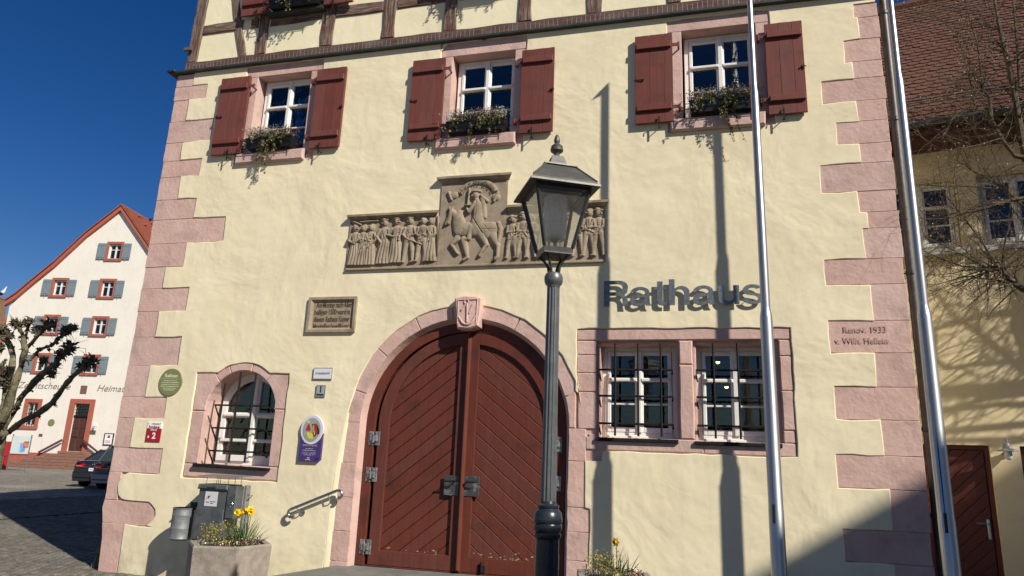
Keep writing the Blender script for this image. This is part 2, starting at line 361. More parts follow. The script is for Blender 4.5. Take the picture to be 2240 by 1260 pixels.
# ================================================================== TOWN HALL
XL, XR = -7.63, 2.235
th = thing('town_hall', (-2.7, 0, 0), 'cream town hall with pink corner stones, oxblood shutters and a big arched door', 'town hall')
QL = [(-7.32,6.99,7.2),(-7.06,6.76,6.99),(-7.35,6.40,6.76),(-6.85,6.05,6.40),(-7.33,5.75,6.05),(-6.95,5.49,5.75),(-7.26,5.13,5.49),(-6.93,4.82,5.13),(-6.38,4.45,4.82),
      (-6.97,4.10,4.45),(-7.26,3.78,4.10),(-6.82,3.45,3.78),(-7.25,3.08,3.45),(-6.81,2.68,3.08),(-7.25,2.25,2.68),(-6.90,1.96,2.25),(-7.37,1.57,1.96),(-6.83,1.25,1.57),(-7.45,.89,1.25),(-6.81,.60,.89),(-7.24,-.05,.60)]
zt = [7.07,6.89,6.60,6.31,6.09,5.80,5.54,5.26,5.02,4.68,4.43,4.24,3.89,3.60,3.20,2.85,2.49,2.15,1.79,1.46,1.06,.75,.3,-.05]
xr_ = [1.98,2.02,1.84,1.92,1.56,1.92,1.68,1.91,1.48,1.85,1.93,1.87,1.45,1.90,1.44,1.87,1.45,1.88,1.42,1.90,1.44,1.88,1.5]
QR = [(xr_[i], zt[i+1], zt[i]) for i in range(len(xr_))]
DC, DZ, DR_IN, DR_OUT = -2.70, 1.98, 1.31, 1.475                 # door arch
# the openings in the masonry core
def arch_loop(cx, zc, r, zb, n=28, hw=None):
    return [(cx-(hw or r), zb)] + [(cx-(hw or r), zc)]*(0) + arc(cx, zc, r, 180, 0, n) + [(cx+(hw or r), zb)]
UP = [(-5.735, 5.76, 7.02), (-2.655, 5.745, 6.99), (.41, 5.74, 6.98)]      # centre, bottom, top
UPW = .445
G1, G2 = (-1.075, -.145, 1.895, 3.0), (.01, .925, 1.885, 3.0)
LWC, LWR, LWB, LWZ = -5.755, .52, 1.40, 2.10
holes = [rect(cx-UPW, cx+UPW, zb, zt_) for cx, zb, zt_ in UP]
holes += [rect(*G1), rect(*G2), arch_loop(DC, DZ, DR_IN, .02), arch_loop(LWC, LWZ, LWR, LWB)]
core = MB()
vf = curve_mesh([rect(XL+.13, XR-.03, -.1, 7.30)] + [h[::-1] for h in holes], .55)
add_front(core, vf, y=.015+.275)
# returning side walls, back, dark rooms
core.box(XL+.13, XL+.5, .566, 12, -.1, 7.3); core.box(XR-.5, XR-.03, .566, 12, -.1, 7.3); core.box(XL+.5, XR-.5, 11.5, 12, -.1, 7.3)
core.build('wall_core', m_stone, th)
side = MB(); side.box(XL, XL+.128, .36, 12, -.1, 7.28); side.box(XR-.028, XR, .36, 12, -.1, 7.28)
side.build('side_plaster', m_plaster, th)
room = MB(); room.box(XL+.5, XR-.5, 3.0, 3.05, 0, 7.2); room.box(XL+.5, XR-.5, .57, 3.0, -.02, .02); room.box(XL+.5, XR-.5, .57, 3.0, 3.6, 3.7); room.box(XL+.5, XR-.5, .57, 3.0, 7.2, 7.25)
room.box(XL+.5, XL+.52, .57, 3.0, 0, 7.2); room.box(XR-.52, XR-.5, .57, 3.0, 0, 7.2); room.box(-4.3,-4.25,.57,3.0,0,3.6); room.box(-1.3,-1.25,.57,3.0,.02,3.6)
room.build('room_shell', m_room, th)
# plaster coat: one sheet with ragged, slightly rounded edges
left = []
for i, (x, zb, zt_) in enumerate(reversed(QL)):
    if i == 1: left += [(x-.02, zb-.02)]+arc(x-.13, .745, .14, -80, 80, 6)
    elif i == 2: left += [(x+.28,zb-.0)] + arc(x+.17, 1.07, .175, 262, 100, 8)+[(x+.55, zt_)]
    else: left += [(x, zb), (x, zt_)]
right = []
for i, (x, zb, zt_) in enumerate(QR): right += [(x, zt_), (x, zb)]
outer = left + [(-7.32, 7.22), (XR-.01, 7.22), (XR-.01, zt[0]+.0)] + right
# split so that the door leaves a gap at the bottom
outer = [(x, max(z, -.05)) for x, z in outer]
doorhole = [(-1.16,-.06),(-1.16,.55),(-1.14,.56),(-1.14,1.1),(-1.2,1.12),(-1.2,1.62),(-1.0,1.64),(-1.0,1.745)]
surG = [(-1.0,1.745),(1.05,1.745),(1.055,3.13),(-1.31,3.14),(-1.30,2.32)]
arch_r = [(-1.22,2.3)] + arc(DC, DZ, DR_OUT, 10, 170, 26) + [(-4.17,2.2),(-4.235,1.8),(-4.28,1.4),(-4.305,.9),(-4.31,.4),(-4.31,-.06)]
seg = doorhole + surG[1:4] + [(-1.30,2.42),(-1.27,2.40)] + arch_r[1:]
i0 = 0
outer_full = outer + seg               # bottom edge runs right corner -> door gap -> left corner
hl = [rect(-6.38,-5.10,5.61,7.195), rect(-3.27,-2.055,5.585,7.195), rect(-.215,1.025,5.58,7.14)]
lw_sur = [(-6.48,1.225),(-5.07,1.225),(-5.07,2.58),(-5.27,2.585)] + arc(LWC-.005, 2.08, .645, 52, 128, 12) + [(-6.25,2.59),(-6.48,2.59)]
loops = [rough_loop(outer_full, .008, .14)] + [rough_loop(h, .006, .12)[::-1] for h in hl[:2]] 
# the two left surrounds run up to the ledge: keep a thin rim
loops += [rough_loop(hl[2], .006, .12)[::-1], rough_loop(lw_sur, .007, .12)[::-1]]
pl = MB(); add_front(pl, curve_mesh(loops, .026, .011, 2), y=.004)
pl.build('plaster_coat', m_plaster, th, smooth=True)

# --- corner stones
def stone(poly, y0, y1, c=.012, parent=th, name='quoin_stone', m=m_stone, jit=.004):
    mb = MB(); poly = [(x+random.uniform(-jit, jit), z+random.uniform(-jit, jit)) for x, z in poly]
    mb.prism(poly, y0, y1, c); return mb.build(name, m, parent)
def rq(x0, x1, z0, z1, jl=.006):
    k = 5; g_ = .0012; P = []
    for i in range(k): t = i/k; P.append((x0+(x1-x0)*t, z0+g_+random.uniform(-.002,.002)))
    for i in range(3): t = i/3; P.append((x1+random.uniform(-jl,jl)*(i>0), z0+g_+(z1-z0-2*g_)*t))
    for i in range(k): t = i/k; P.append((x1+(x0-x1)*t, z1-g_+random.uniform(-.002,.002)))
    for i in range(3): t = i/3; P.append((x0+random.uniform(-jl,jl)*(i>0), z1-g_-(z1-z0-2*g_)*t))
    return P
for i, (x, zb, zt_) in enumerate(QL):
    xl = XL + random.uniform(-.012,.008)
    if i == 19: P = [(XL+.02,zb),(x-.14,zb-.01),(x-.03,zb+.05),(x+.01,zb+.15),(x-.03,zt_-.05),(x-.12,zt_-.003),(-7.2,zt_-.003),(XL-.01,zt_-.003),(XL-.025,zt_-.1)]
    elif i == 20: P = [(XL+.085,zb),(x-.02,zb),(x+.01,.25),(x+.02,zt_-.04),(-7.0,zt_-.003),(XL+.02,zt_-.003),(XL+.055,.42),(XL+.07,.2)]
    else: P = rq(xl, x+.015, zb, zt_)
    stone(P, -.006+random.uniform(-.005,.002), .36, .005, jit=0)
for x, zb, zt_ in QR: stone(rq(x-.015, XR+random.uniform(-.008,.01), zb, zt_), -.008+random.uniform(-.004,.002), .36, .005, jit=0)
for k in range(24):                      # the same corner stones carry on round the left side
    zb = .0+k*.30; mb = MB(); mb.box(XL-.012-.002*(k%3), XL-.001, .37, (.75 if k%2 else 1.15), zb+.003, zb+.297); mb.build('quoin_stone', m_stone, th)
# carved lettering in the corner stone
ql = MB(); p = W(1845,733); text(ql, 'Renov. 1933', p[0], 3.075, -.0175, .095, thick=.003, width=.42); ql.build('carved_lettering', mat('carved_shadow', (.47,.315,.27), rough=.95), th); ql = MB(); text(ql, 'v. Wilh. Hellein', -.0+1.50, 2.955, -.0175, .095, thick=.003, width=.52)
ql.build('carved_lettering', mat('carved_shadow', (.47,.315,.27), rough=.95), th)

# --- door arch stones
angs = [(180,164),(164,141),(141,117),(117,97.5),(82.5,62),(62,40),(40,16)]
for a0, a1 in angs:
    P = arc(DC, DZ, DR_OUT+.012+random.uniform(-.008,.01), a0-.25, a1+.25, 6) + arc(DC, DZ, DR_IN, a1+.25, a0-.25, 6)
    stone(P, -.005+random.uniform(-.003,.002), .3, .005, name='arch_stone', jit=.002)
zl = [-.05,.36,.70,1.09,1.50,2.0]
for i in range(5):
    xo = [-4.25,-4.25,-4.24,-4.23,-4.20][i]
    stone(rq(xo, DC-DR_IN, zl[i], zl[i+1]), -.005+random.uniform(-.003,.002), .3, .005, name='jamb_stone', jit=.001)
P = arc(DC, DZ, DR_OUT+.01, 179, 166, 3)+arc(DC, DZ, DR_IN, 166, 180, 3)
for (x1, z0, z1) in ((-1.15,-.05,.56),(-1.12,.56,.86),(-1.13,.86,1.12),(-1.18,1.12,1.62),(-1.2,1.62,1.98)):
    stone(rq(DC+DR_IN, x1+.01, z0, z1), -.005+random.uniform(-.003,.002), .3, .005, name='jamb_stone', jit=.001)
stone([(DC+DR_IN,1.985),(-1.31,1.985),(-1.31,2.43)]+arc(DC,DZ,DR_IN,15.6,2,3), -.01, .3, .012, name='arch_stone', jit=.001)
# keystone shield with carved anchor
kz, kx = 3.36, -2.665
ks = MB(); sh_ = [(kx-.17,3.53),(kx-.06,3.555),(kx+.08,3.55),(kx+.185,3.53),(kx+.18,3.36),(kx+.155,3.17),(kx+.03,3.135),(kx-.12,3.145),(kx-.145,3.3)]
ks.prism(sh_, -.10, .3, .018); o = ks.build('keystone', m_stone, th)
an = MB()
yk = -.105
an.tube([(kx,yk,3.46),(kx+.01,yk,3.22)], .013, 6); an.tube([(kx-.01+.028*math.cos(a/8*6.28),yk,3.475+.028*math.sin(a/8*6.28)) for a in range(9)], .009, 6)
an.tube([(kx+.01+.085*math.cos(R(a)),yk,3.275+.085*math.sin(R(a))) for a in range(195,350,15)], .013, 6)
an.tube([(kx-.075,yk,3.25),(kx-.10,yk,3.29)], .012, 5); an.tube([(kx+.09,yk,3.25),(kx+.115,yk,3.30)], .012, 5)
an.tube([(kx-.07,yk,3.37),(kx-.01,yk,3.45)], .012, 5); an.tube([(kx+.03,yk,3.33),(kx+.08,yk,3.45)], .012, 5); an.tube([(kx-.12,yk,3.50),(kx+.13,yk,3.505)], .007, 5); an.tube([(kx-.12,yk,3.50),(kx-.11,yk,3.2)], .006, 5); an.tube([(kx+.13,yk,3.505),(kx+.125,yk,3.2)], .006, 5)
an.build('carved_anchor', m_stone, o, smooth=True)
# small iron nub details in the plaster: old dowel holes
dh = MB()
for px, py in ((365,932),(391,932),(359,966),(385,966),(1449,567)):
    q = W(px, py); dh.sphere((q[0],-.012,q[1]), .008, 6)
dh.build('dowel_hole', m_black, th)

# --- windows
def casement_window(name, x0, x1, z0, z1, yf, parent, cols=2, rails=(.345,.68), depth=.06, fw=.055, glass=m_glass, wm=m_white, back=False):
    """outer frame, mullion, sashes with bars and a pane in each field"""
    fr = MB(); y0, y1 = yf, yf+depth
    fr.box(x0, x0+fw, y0, y1, z0, z1, c=.006); fr.box(x1-fw, x1, y0, y1, z0, z1, c=.006)
    fr.box(x0+fw, x1-fw, y0, y1, z1-fw, z1, c=.006); fr.box(x0+fw, x1-fw, y0-.01, y1, z0, z0+fw*1.25, c=.006)
    fr.box(x0+fw, x1-fw, y0-.03, y0-.011, z0+.004, z0+fw*.6, c=.004)
    f = fr.build(name, wm, parent)
    cw = (x1-x0-2*fw)/cols
    for c in range(cols):
        a = x0+fw+c*cw+.004; b = x0+fw+(c+1)*cw-.004; s = MB(); sw = .045; yy = yf-.014
        za, zb = z0+fw*1.25+.003, z1-fw-.003
        s.box(a, a+sw, yy, yy+.045, za, zb, c=.008); s.box(b-sw, b, yy, yy+.045, za, zb, c=.008); s.box(a+sw, b-sw, yy, yy+.045, za, za+sw*1.3, c=.008); s.box(a+sw, b-sw, yy, yy+.045, zb-sw, zb, c=.008)
        s.build('sash', wm, f)
        zs = [za+sw*1.3] + [zb-sw-(zb-za-2.3*sw)*t for t in reversed(rails)] + [zb-sw]
        for k, zz in enumerate(zs[1:-1]):
            g_ = MB()
            if k == len(zs)-3: g_.box(a+sw*.4, b-sw*.4, yy-.028, yy+.03, zz-.022, zz+.022, c=.010)
            else: g_.box(a+sw, b-sw, yy+.004, yy+.035, zz-.012, zz+.012, c=.005)
            g_.build('glazing_bar', wm, f)
        for k in range(len(zs)-1):
            p_ = MB(); p_.box(a+sw-.004, b-sw+.004, yy+.022, yy+.028, zs[k]-.002, zs[k+1]+.002); p_.build('pane', glass, f)
    if cols == 2:
        m2 = MB(); cx = (x0+x1)/2; m2.box(cx-.03, cx+.03, yf-.034, yf-.015, z0+fw*1.25, z1-fw, c=.009); m2.build('mullion', wm, f)
    return f
def surround(cx, w_in, w_out, zb, ztop, zs, zo, parent):
    """lintel, jambs and projecting sill of a window in pink stone"""
    x0, x1 = cx-w_in, cx+w_in; X0, X1 = cx-w_out[0], cx+w_out[1]
    L = [rq(X0, X1, ztop+.0, min(zo, 7.20)), rq(X0, x0, zb, ztop), rq(x1, X1, zb, ztop), rq(X0, X1, zs, zb-.06)]
    for P, c, y in zip(L, (.005,)*4, (-.004,-.006,-.003,-.004)): stone(P, y, .3, c, parent, 'surround_stone', jit=0)
    stone(rect(cx-w_in-.155, cx+w_in+.06, zb-.165, zb-.002), -.075, .25, .018, parent, 'window_sill', jit=.006)
def shutter(x0, x1, z0, z1, parent, hinge_right, y=-.085):
    s = MB(); w_ = x1-x0
    for zz in (z1-.21, z0+.155):
        s.prism([(x0+.015, zz),(x1-.02 if hinge_right else x1-.015, zz),(x1-.02, zz+.085),(x0+.02, zz+.075)], y-.034, y-.001, .007)
    s.box(x0+.004, x1-.004, y+.027, y+.045, z0+.01, z1-.01)
    sh = s.build('shutter', m_shut, parent)
    n = 3; e = [x0, x0+w_*.37+random.uniform(-.02,.02), x0+w_*.73+random.uniform(-.02,.02), x1]
    for i in range(n):
        p_ = MB(); yy = y+random.uniform(-.0015,.0015); p_.prism([(e[i]+.0012,z0+random.uniform(-.003,.003)),(e[i+1]-.0012,z0+random.uniform(-.003,.003)),(e[i+1]-.0012,z1+random.uniform(-.003,.003)),(e[i]+.0012,z1+random.uniform(-.003,.003))], yy, y+.026, .0022); p_.build('plank', m_shut, sh)
    for zz in (z1-.17, z0+.195):
        h = MB(); xa, xb = (x1-.01, x1+.075) if hinge_right else (x0-.075, x0+.01)
        h.box(xa, xb, y+.0, y+.012, zz-.02, zz+.02); xc = xb if hinge_right else xa; h.tube([(xc,y+.01,zz-.04),(xc,y+.01,zz+.03)], .014, 8); h.tube([(xc,y+.01,zz-.03),(xc,-.005,zz-.03)], .011, 6)
        h.build('hinge', m_shut, sh)
    hb = MB(); xm = x0+w_*(.62 if hinge_right else .38)
    hb.tube([(xm,-.0,z0-.05),(xm,y-.02,z0-.05)], .007, 5); hb.box(xm-.008, xm+.008, y-.03, y-.02, z0-.10, z0+.06); hb.tube([(xm-.01,y-.025,z0+.03),(xm-.045,y-.03,z0+.02),(xm-.05,y-.03,z0-.02)], .006, 5)
    hb.build('holdback', m_iron, sh)
    lt = MB(); zz = (z0+z1)/2-.02; xo = x0 if hinge_right else x1; sg = 1 if hinge_right else -1
    lt.tube([(xo-.012*sg,y-.012,zz),(xo+.10*sg*(1 if hinge_right else .35),y-.014,zz)], .007, 5); lt.sphere((xo+.10*sg*(1 if hinge_right else .35),y-.014,zz), .014, 6); lt.tube([(xo+.01*sg,y-.012,zz-.03),(xo+.01*sg,y-.012,zz+.03)], .006, 5)
    lt.build('latch', m_iron, sh)
    return sh
outw = [((.64,.635),5.61,7.235),((.615,.60),5.585,7.225),((.625,.615),5.58,7.14)]
shx = [((-6.75,-6.255),(-5.145,-4.68),5.755,7.005),((-3.655,-3.18),(-2.095,-1.655),5.72,6.94),((-.61,-.145),(.95,1.38),5.70,6.925)]
for i, (cx, zb, ztp) in enumerate(UP):
    f = casement_window('window', cx-UPW+.03, cx+UPW+.02, zb+.0, ztp-.005, .17, th)
    surround(cx, UPW, outw[i][0], zb, ztp, outw[i][1], outw[i][2], f)
    a, b, z0, z1 = shx[i]; shutter(*a, z0, z1, th, True); shutter(*b, z0-.02, z1-.03, th, False)
# ground floor pair
f1 = casement_window('window', G1[0]+.035, G1[1]-.03, G1[2]+.0, G1[3]-.035, .27, th)
f2 = casement_window('window', G2[0]+.035, G2[1]-.03, G2[2]+.0, G2[3]-.035, .27, th)
zj = [1.895, 2.30, 2.62, 2.86, 3.0]; xo = [-1.30,-1.30,-1.31,-1.305]
stone(rq(-1.31,1.05,3.0,3.135), -.005, .4, .012, f1, 'surround_stone', jit=0)
stone([(-1.19,1.755),(.10,1.75),(.10,1.893),(-1.19,1.893)], -.004, .4, .01, f1, 'surround_stone'); stone([(.104,1.75),(1.05,1.75),(1.05,1.883),(.104,1.883)], -.002, .4, .01, f2, 'surround_stone')
stone(rq(-1.16,-1.075,1.755,1.93), -.002, .4, .008, f1, 'surround_stone', jit=0)
for z0, z1, xl in ((1.98,2.40,-1.285),(2.40,2.62,-1.30),(2.62,2.83,-1.31),(2.83,2.998,-1.31)): stone(rq(xl, G1[0], z0, z1), -.005+random.uniform(-.004,.004), .4, .011, f1, 'surround_stone', jit=0)
for z0, z1 in ((1.895,2.72),(2.72,2.998)): stone(rq(G1[1], G2[0], z0, z1), -.004, .4, .016, f1, 'surround_stone', jit=0)
for z0, z1 in ((1.885,2.02),(2.02,2.44),(2.44,2.82),(2.82,2.998)): stone(rq(G2[1], 1.05, z0, z1), -.004+random.uniform(-.004,.004), .4, .011, f2, 'surround_stone', jit=0)
for f, (a, b, z0, z1) in ((f1, G1), (f2, G2)):        # inner rebate of the stone
    for P in (rect(a-.002,a+.035,z0,z1), rect(b-.035,b+.002,z0,z1), rect(a+.035,b-.035,z1-.04,z1+.002)): stone(P, .06, .42, .008, f, 'surround_stone', jit=0)
    ws = MB(); ws.prism([(a-.0,z0-.045),(b-.02,z0-.045),(b-.02,z0-.005),(a-.0,z0-.005)], -.04, .275, .006); ws.build('metal_sill', m_iron, f)
def grille(a, b, z0, z1, parent, y, ret, hz, vx, ztop=None, drop=.12):
    gr = MB()
    for zz in hz: gr.tube([(a+.01,ret,zz-drop),(a,y,zz),(b,y,zz),(b-.01,ret,zz-drop*.3)], .0125, 6)
    gr_ = gr.build('window_grille', m_iron, parent)
    for k, xx in enumerate(vx):
        v = MB(); v.tube([(xx,y-.012,z0),(xx,y-.012,hz[0]+.02),(xx,y,(ztop[k] if isinstance(ztop, list) else ztop))], .0135, 6); v.build('bar', m_iron, gr_)
grille(G1[0]+.03, G1[1]-.07, 1.915, 3.0, f1, .005, .09, (2.66,2.36,2.05), [-.86,-.60,-.345], 2.965)
grille(G2[0]+.03, G2[1]-.07, 1.915, 3.0, f2, .005, .09, (2.66,2.36,2.05), [.23,.49,.75], 2.965)
# arched window on the left
ya = .29
aw = MB(); lo = arch_loop(LWC+.0, LWZ, LWR, LWB, 20)
cells = []; xm = LWC+.03; zr = [LWB+.13, 1.70, 2.02]
for (a, b) in ((LWC-LWR+.11, xm-.05), (xm+.05, LWC+LWR-.09)):
    cells.append(rect(a, b, zr[0], zr[1]-.0)); cells.append(rect(a, b, zr[1]+.045, zr[2]))
    top = []; 
    for i in range(9):
        x = b+(a-b)*i/8; top.append((x, LWZ+math.sqrt(max(.001,(LWR-.10)**2-(x-LWC)**2))))
    cells.append([(a, zr[2]+.07),(b, zr[2]+.07)]+top)
add_front(aw, curve_mesh([lo]+[c[::-1] for c in cells], .05, .006, 1), y=ya+.03)
lf = aw.build('window', m_white, th)
for zz in (zr[1]+.02, zr[2]+.035):
    s = MB(); s.box(LWC-LWR+.09, xm-.055, ya-.03, ya+.0, zz-.02, zz+.02, c=.008); s.build('glazing_bar', m_white, lf); s = MB(); s.box(xm+.055, LWC+LWR-.07, ya-.03, ya+.0, zz-.02, zz+.02, c=.008); s.build('glazing_bar', m_white, lf)
s = MB(); s.box(xm-.03, xm+.03, ya-.03, ya, LWB+.06, 2.55, c=.008); s.build('mullion', m_white, lf)
for c in cells: s = MB(); s.prism(inset(c, -.005), ya+.03, ya+.036); s.build('pane', m_glass, lf)
LS = [[(-6.475,1.235),(-5.075,1.235),(-5.075,1.40),(-6.475,1.40)], [(-6.475,1.405),(LWC-LWR,1.405),(LWC-LWR,2.08),(-6.475,2.08)], [(LWC+LWR,1.405),(-5.075,1.405),(-5.075,2.12),(LWC+LWR,2.12)]]
for P in LS: stone(P, -.004, .45, .012, lf, 'surround_stone', jit=.002)
r1_, r2_ = .645, LWR
stone([(-6.475,2.085),(LWC-LWR,2.085)]+arc(LWC,LWZ,r2_,178,134,4)+[(LWC-.445,2.59),(-6.475,2.58)], -.006, .45, .012, lf, 'surround_stone', jit=0)
stone([(LWC+.42,2.58)]+arc(LWC,LWZ,r2_,48,2,4)+[(LWC+LWR,2.125),(-5.075,2.125),(-5.075,2.575)], -.003, .45, .012, lf, 'surround_stone', jit=0)
for a0, a1 in ((133,112),(111.5,79),(78.5,49)): stone(arc(LWC,2.08,r1_,a0,a1,5)+arc(LWC,LWZ,r2_,a1,a0,5), -.005+random.uniform(-.004,.004), .45, .01, lf, 'surround_stone', jit=0)
ws = MB(); ws.prism([(-6.31,1.365),(-5.20,1.35),(-5.19,1.39),(-6.31,1.405)], -.06, .2, .006); ws.build('metal_sill', m_iron, lf)
grille(-6.11, -5.32, 1.44, 2.6, lf, -.035, .10, (2.16,1.865,1.575), [-6.0,-5.78,-5.55], [2.45,2.60,2.57], drop=.20)

# --- the big door
yd = .085
DRD = DR_IN-.045
fr = MB(); O = arch_loop(DC, DZ, DRD+.005, .315, 30); I = arch_loop(DC, DZ, DRD-.115, .33, 30)
add_front(fr, curve_mesh([O, I[::-1]], .10, .008, 1), y=yd+.06)
dframe = fr.build('door_frame', m_plank, th)
spl = MB(); Fo = arch_loop(DC, DZ, DR_IN+.002, .0, 36); Bo = arch_loop(DC, DZ, DRD-.002, .0, 36); nF = len(Fo)
spl.add([(x, .0, z) for x, z in Fo]+[(x, yd+.03, z) for x, z in Bo], [(i, i+1, nF+i+1, nF+i) for i in range(nF-1)]); spl.build('arch_splay', m_stone, th, smooth=True)
pe = MB(); Ao = [(-4.195,2.1),(-4.235,1.8),(-4.28,1.4),(-4.305,.9),(-4.31,.1)]; Ai = [(-4.155,2.1),(-4.17,1.8),(-4.19,1.4),(-4.212,.9),(-4.215,.1)]
pe.add([(x,-.0215,z) for x, z in Ao]+[((x*.45+x2*.55),-.014,z) for (x, z), (x2, _) in zip(Ao, Ai)]+[(x,.012,z) for x, z in Ai], [(k*5+i, k*5+i+1, k*5+6+i, k*5+5+i) for k in range(2) for i in range(4)]); pe.build('plaster_reveal', m_plaster, th, smooth=True)
cp_ = MB()
for k in range(46):
    x = random.choice((random.uniform(-3.7,-2.85), random.uniform(-2.5,-1.55), random.uniform(-2.3,-1.6))); z = .497+abs(random.gauss(0,.035)); q3 = random.uniform(.003,.012); cp_.prism([(x-q3*2,z),(x,z-q3*.5),(x+q3*1.5,z+q3*.3),(x,z+q3)], yd+.0378, yd+.042)
tag(cp_.build('paint_chips', mat('bare_wood_chip', (.38,.30,.22), rough=.9), th), kind='stuff')
for sgn in (-1, 1):
    lf_ = MB(); RO, RI = DRD-.125, DRD-.265; xi = DC+.035
    def half(r, xin, zb, n=18):
        P = [p for p in arc(xi, DZ, r, 180, 0, 40)]
        P = clip([(xi-r, zb)]+P+[(xi+r, zb)], sgn, 0, sgn*(xi+sgn*xin)); return P
    O = half(RO, .008, .335); I = half(RI, .125, .50)
    add_front(lf_, curve_mesh([O, I[::-1]], .05, .005, 1), y=yd+.035)
    lf_.box(*(sorted((xi+sgn*.13, xi+sgn*(RI-.01)))), yd+.004, yd+.012, .40, .41)
    leaf = lf_.build('door_leaf', m_plank, th)
    # diagonal boards
    nx, nz = (-.66*sgn*-1, .75) if False else (sgn*.62, .785)
    I2 = half(RI+.004, .121, .496); ds = [nx*x+nz*z for x, z in I2]; d0 = min(ds); wd = .142; k = 0; d = d0-random.uniform(0,.05)
    while d < max(ds):
        P = clip(clip(I2, nx, nz, d+.003), -nx, -nz, -(d+wd-.003))
        if len(P) >= 3:
            clean = [P[0]]
            for q in P[1:]:
                if (Vector(q)-Vector(clean[-1])).length > .006: clean.append(q)
            if len(clean) >= 3 and (Vector(clean[0])-Vector(clean[-1])).length > .004:
                b_ = MB(); b_.prism(clean, yd+.040+random.uniform(0,.002), yd+.058, .0055); b_.build('plank', m_plank, leaf)
        d += wd
    bk = MB(); bk.prism(half(RO-.02, .03, .36), yd+.064, yd+.08); bk.build('door_back', m_plank, leaf)
    # lock plate and lever
    lp = MB(); xc = xi+sgn*.155-(0 if sgn > 0 else .03); xc = (-2.55 if sgn > 0 else -2.80)
    lp.box(xc-.095, xc+.095, yd-.004, yd+.008, 1.17, 1.40, c=.004); pl_ = lp.build('lock_plate', mat('dull_lock_metal', (.10,.10,.10), (.28,.28,.29), 12, .45, .2, 40, metal=.6, lo=.55, hi=.62), leaf)
    hd = MB(); xs_ = xc-sgn*.05; hd.tube([(xs_,yd,1.335),(xs_,yd-.06,1.335)], .011, 8); hd.tube([(xs_,yd-.06,1.335),(xs_+(.13 if sgn > 0 else -.0)-(.13 if sgn < 0 else 0),yd-.065,1.335)], [.012,.009], 8); hd.build('lever_handle', m_iron, pl_)
am = MB(); am.box(DC+.008, DC+.062, yd-.035, yd+.0095, .34, 3.16, c=.012); am.tube([(DC+.035,yd-.04,.36),(DC+.035,yd-.04,3.13)], .016, 8); am.build('meeting_strip', m_plank, dframe)
for sgn in (-1, 1):
    for zz in (1.80, 1.365, .53):
        hg = MB(); xh = DC+sgn*(DRD-.12); 
        hg.box(xh-.075, xh-.012, yd-.006, yd+.009, zz-.085, zz+.085, c=.004); hg.box(xh+.012, xh+.075, yd-.006, yd+.009, zz-.085, zz+.085, c=.004); hg.box(xh-.05, xh+.05, yd-.022, yd-.006, zz-.035, zz+.035, c=.006); hg.tube([(xh,yd-.024,zz-.05),(xh,yd-.024,zz+.05)], .012, 8)
        hg.build('hinge', mat('worn_zinc', (.36,.37,.38), (.20,.20,.20), 30, .45, .3, 60, metal=.6, lo=.45, hi=.55), dframe)
tk = MB(); tk.box(-2.42,-2.34, yd-.01, yd+.01, .345, .42, c=.004); tk.tube([(-2.38,yd-.02,.46),(-2.38,yd-.02,.35)], .014, 6); tk.build('floor_bolt', m_iron, dframe)
# carved beam ends etc: ledge with bird spikes
lg = MB(); lg.prism([(XL-.10,7.205),(XR+.05,7.19),(XR+.05,7.225),(XL-.10,7.24)], -.085, .02, .004); lg.prism([(XL-.12,7.215),(XL+.02,7.215),(XL+.02,7.245),(XL-.12,7.25)], -.12, .3, .004)
lg.build('ledge_flashing', m_flash, th)
sp = MB(); x = -7.45
while x < 2.1:
    zz = 7.236; t = random.uniform(-.008,.008)
    if random.random() > .04: sp.tube([(x,-.068,zz),(x+t,-.072,zz+random.uniform(.08,.11))], .0022, 3)
    x += .062
tag(sp.build('bird_spikes', mat('spike_steel', (.72,.70,.64), rough=.35, metal=.6), th), kind='stuff')
# --- timber frame storey
YT = -.005
inf = MB(); wins_up = [(-5.64, .50), (-2.62, .5), (.42, .5)]
zU0, zU1 = 8.03, 9.25; ZTOP = 11.2
hl2 = [rect(cx-.48, cx+.48, zU0, zU1) for cx, _ in wins_up]
add_front(inf, curve_mesh([rect(XL+.12, XR-.02, 7.25, ZTOP)]+[h[::-1] for h in hl2], .3), y=.172)
inf.box(XL+.12, XL+.3, .33, 12, 7.3, ZTOP); inf.box(XR-.2, XR-.02, .33, 12, 7.3, ZTOP); inf.box(XL+.3, XR-.2, 11.8, 12, 7.3, ZTOP)
inf.build('infill_plaster', m_infill, th)
def beam(P, m, y=YT, name='timber_beam'):
    P = [(x+random.uniform(-.008,.008), z+random.uniform(-.006,.006)) for x, z in rough_loop(P, .006, .22)]
    b = MB(); b.prism(P, y+random.uniform(-.006,.006), .12, .012); return b.build(name, m, th)
beam(rect(-7.52, XR, 7.228, 7.405), m_sill, -.02)
def post(xa, xb, z0, z1, xa2=None, xb2=None): beam([(xa,z0),(xb,z0),(xb2 if xb2 is not None else xb,z1),(xa2 if xa2 is not None else xa,z1)], m_wv)
post(-7.53,-7.335,7.41,ZTOP,-7.45,-7.26)
post(-6.58,-6.46,7.41,8.0,-6.75,-6.63); post(-6.75,-6.63,8.0,9.6,-7.2,-7.05)
for a, b in ((-6.31,-6.14),(-5.215,-5.02),(-4.22,-4.035),(-3.275,-3.09),(-2.19,-2.01),(-1.25,-1.045),(-.2,-.02),(.86,1.04),(1.95,2.2)): post(a, b, 7.41, ZTOP)
for a, b in ((-7.31,-6.60),(-6.46,-6.33),(-6.12,-5.23),(-5.0,-4.24),(-4.02,-3.29),(-3.07,-2.21),(-1.99,-1.27),(-1.03,-.22),(0,.84),(1.06,1.93)):
    beam(rect(a, b, 7.89, 8.06) , m_wh, .0)
    beam(rect(a, b, 9.4, 9.56), m_wh, .0)
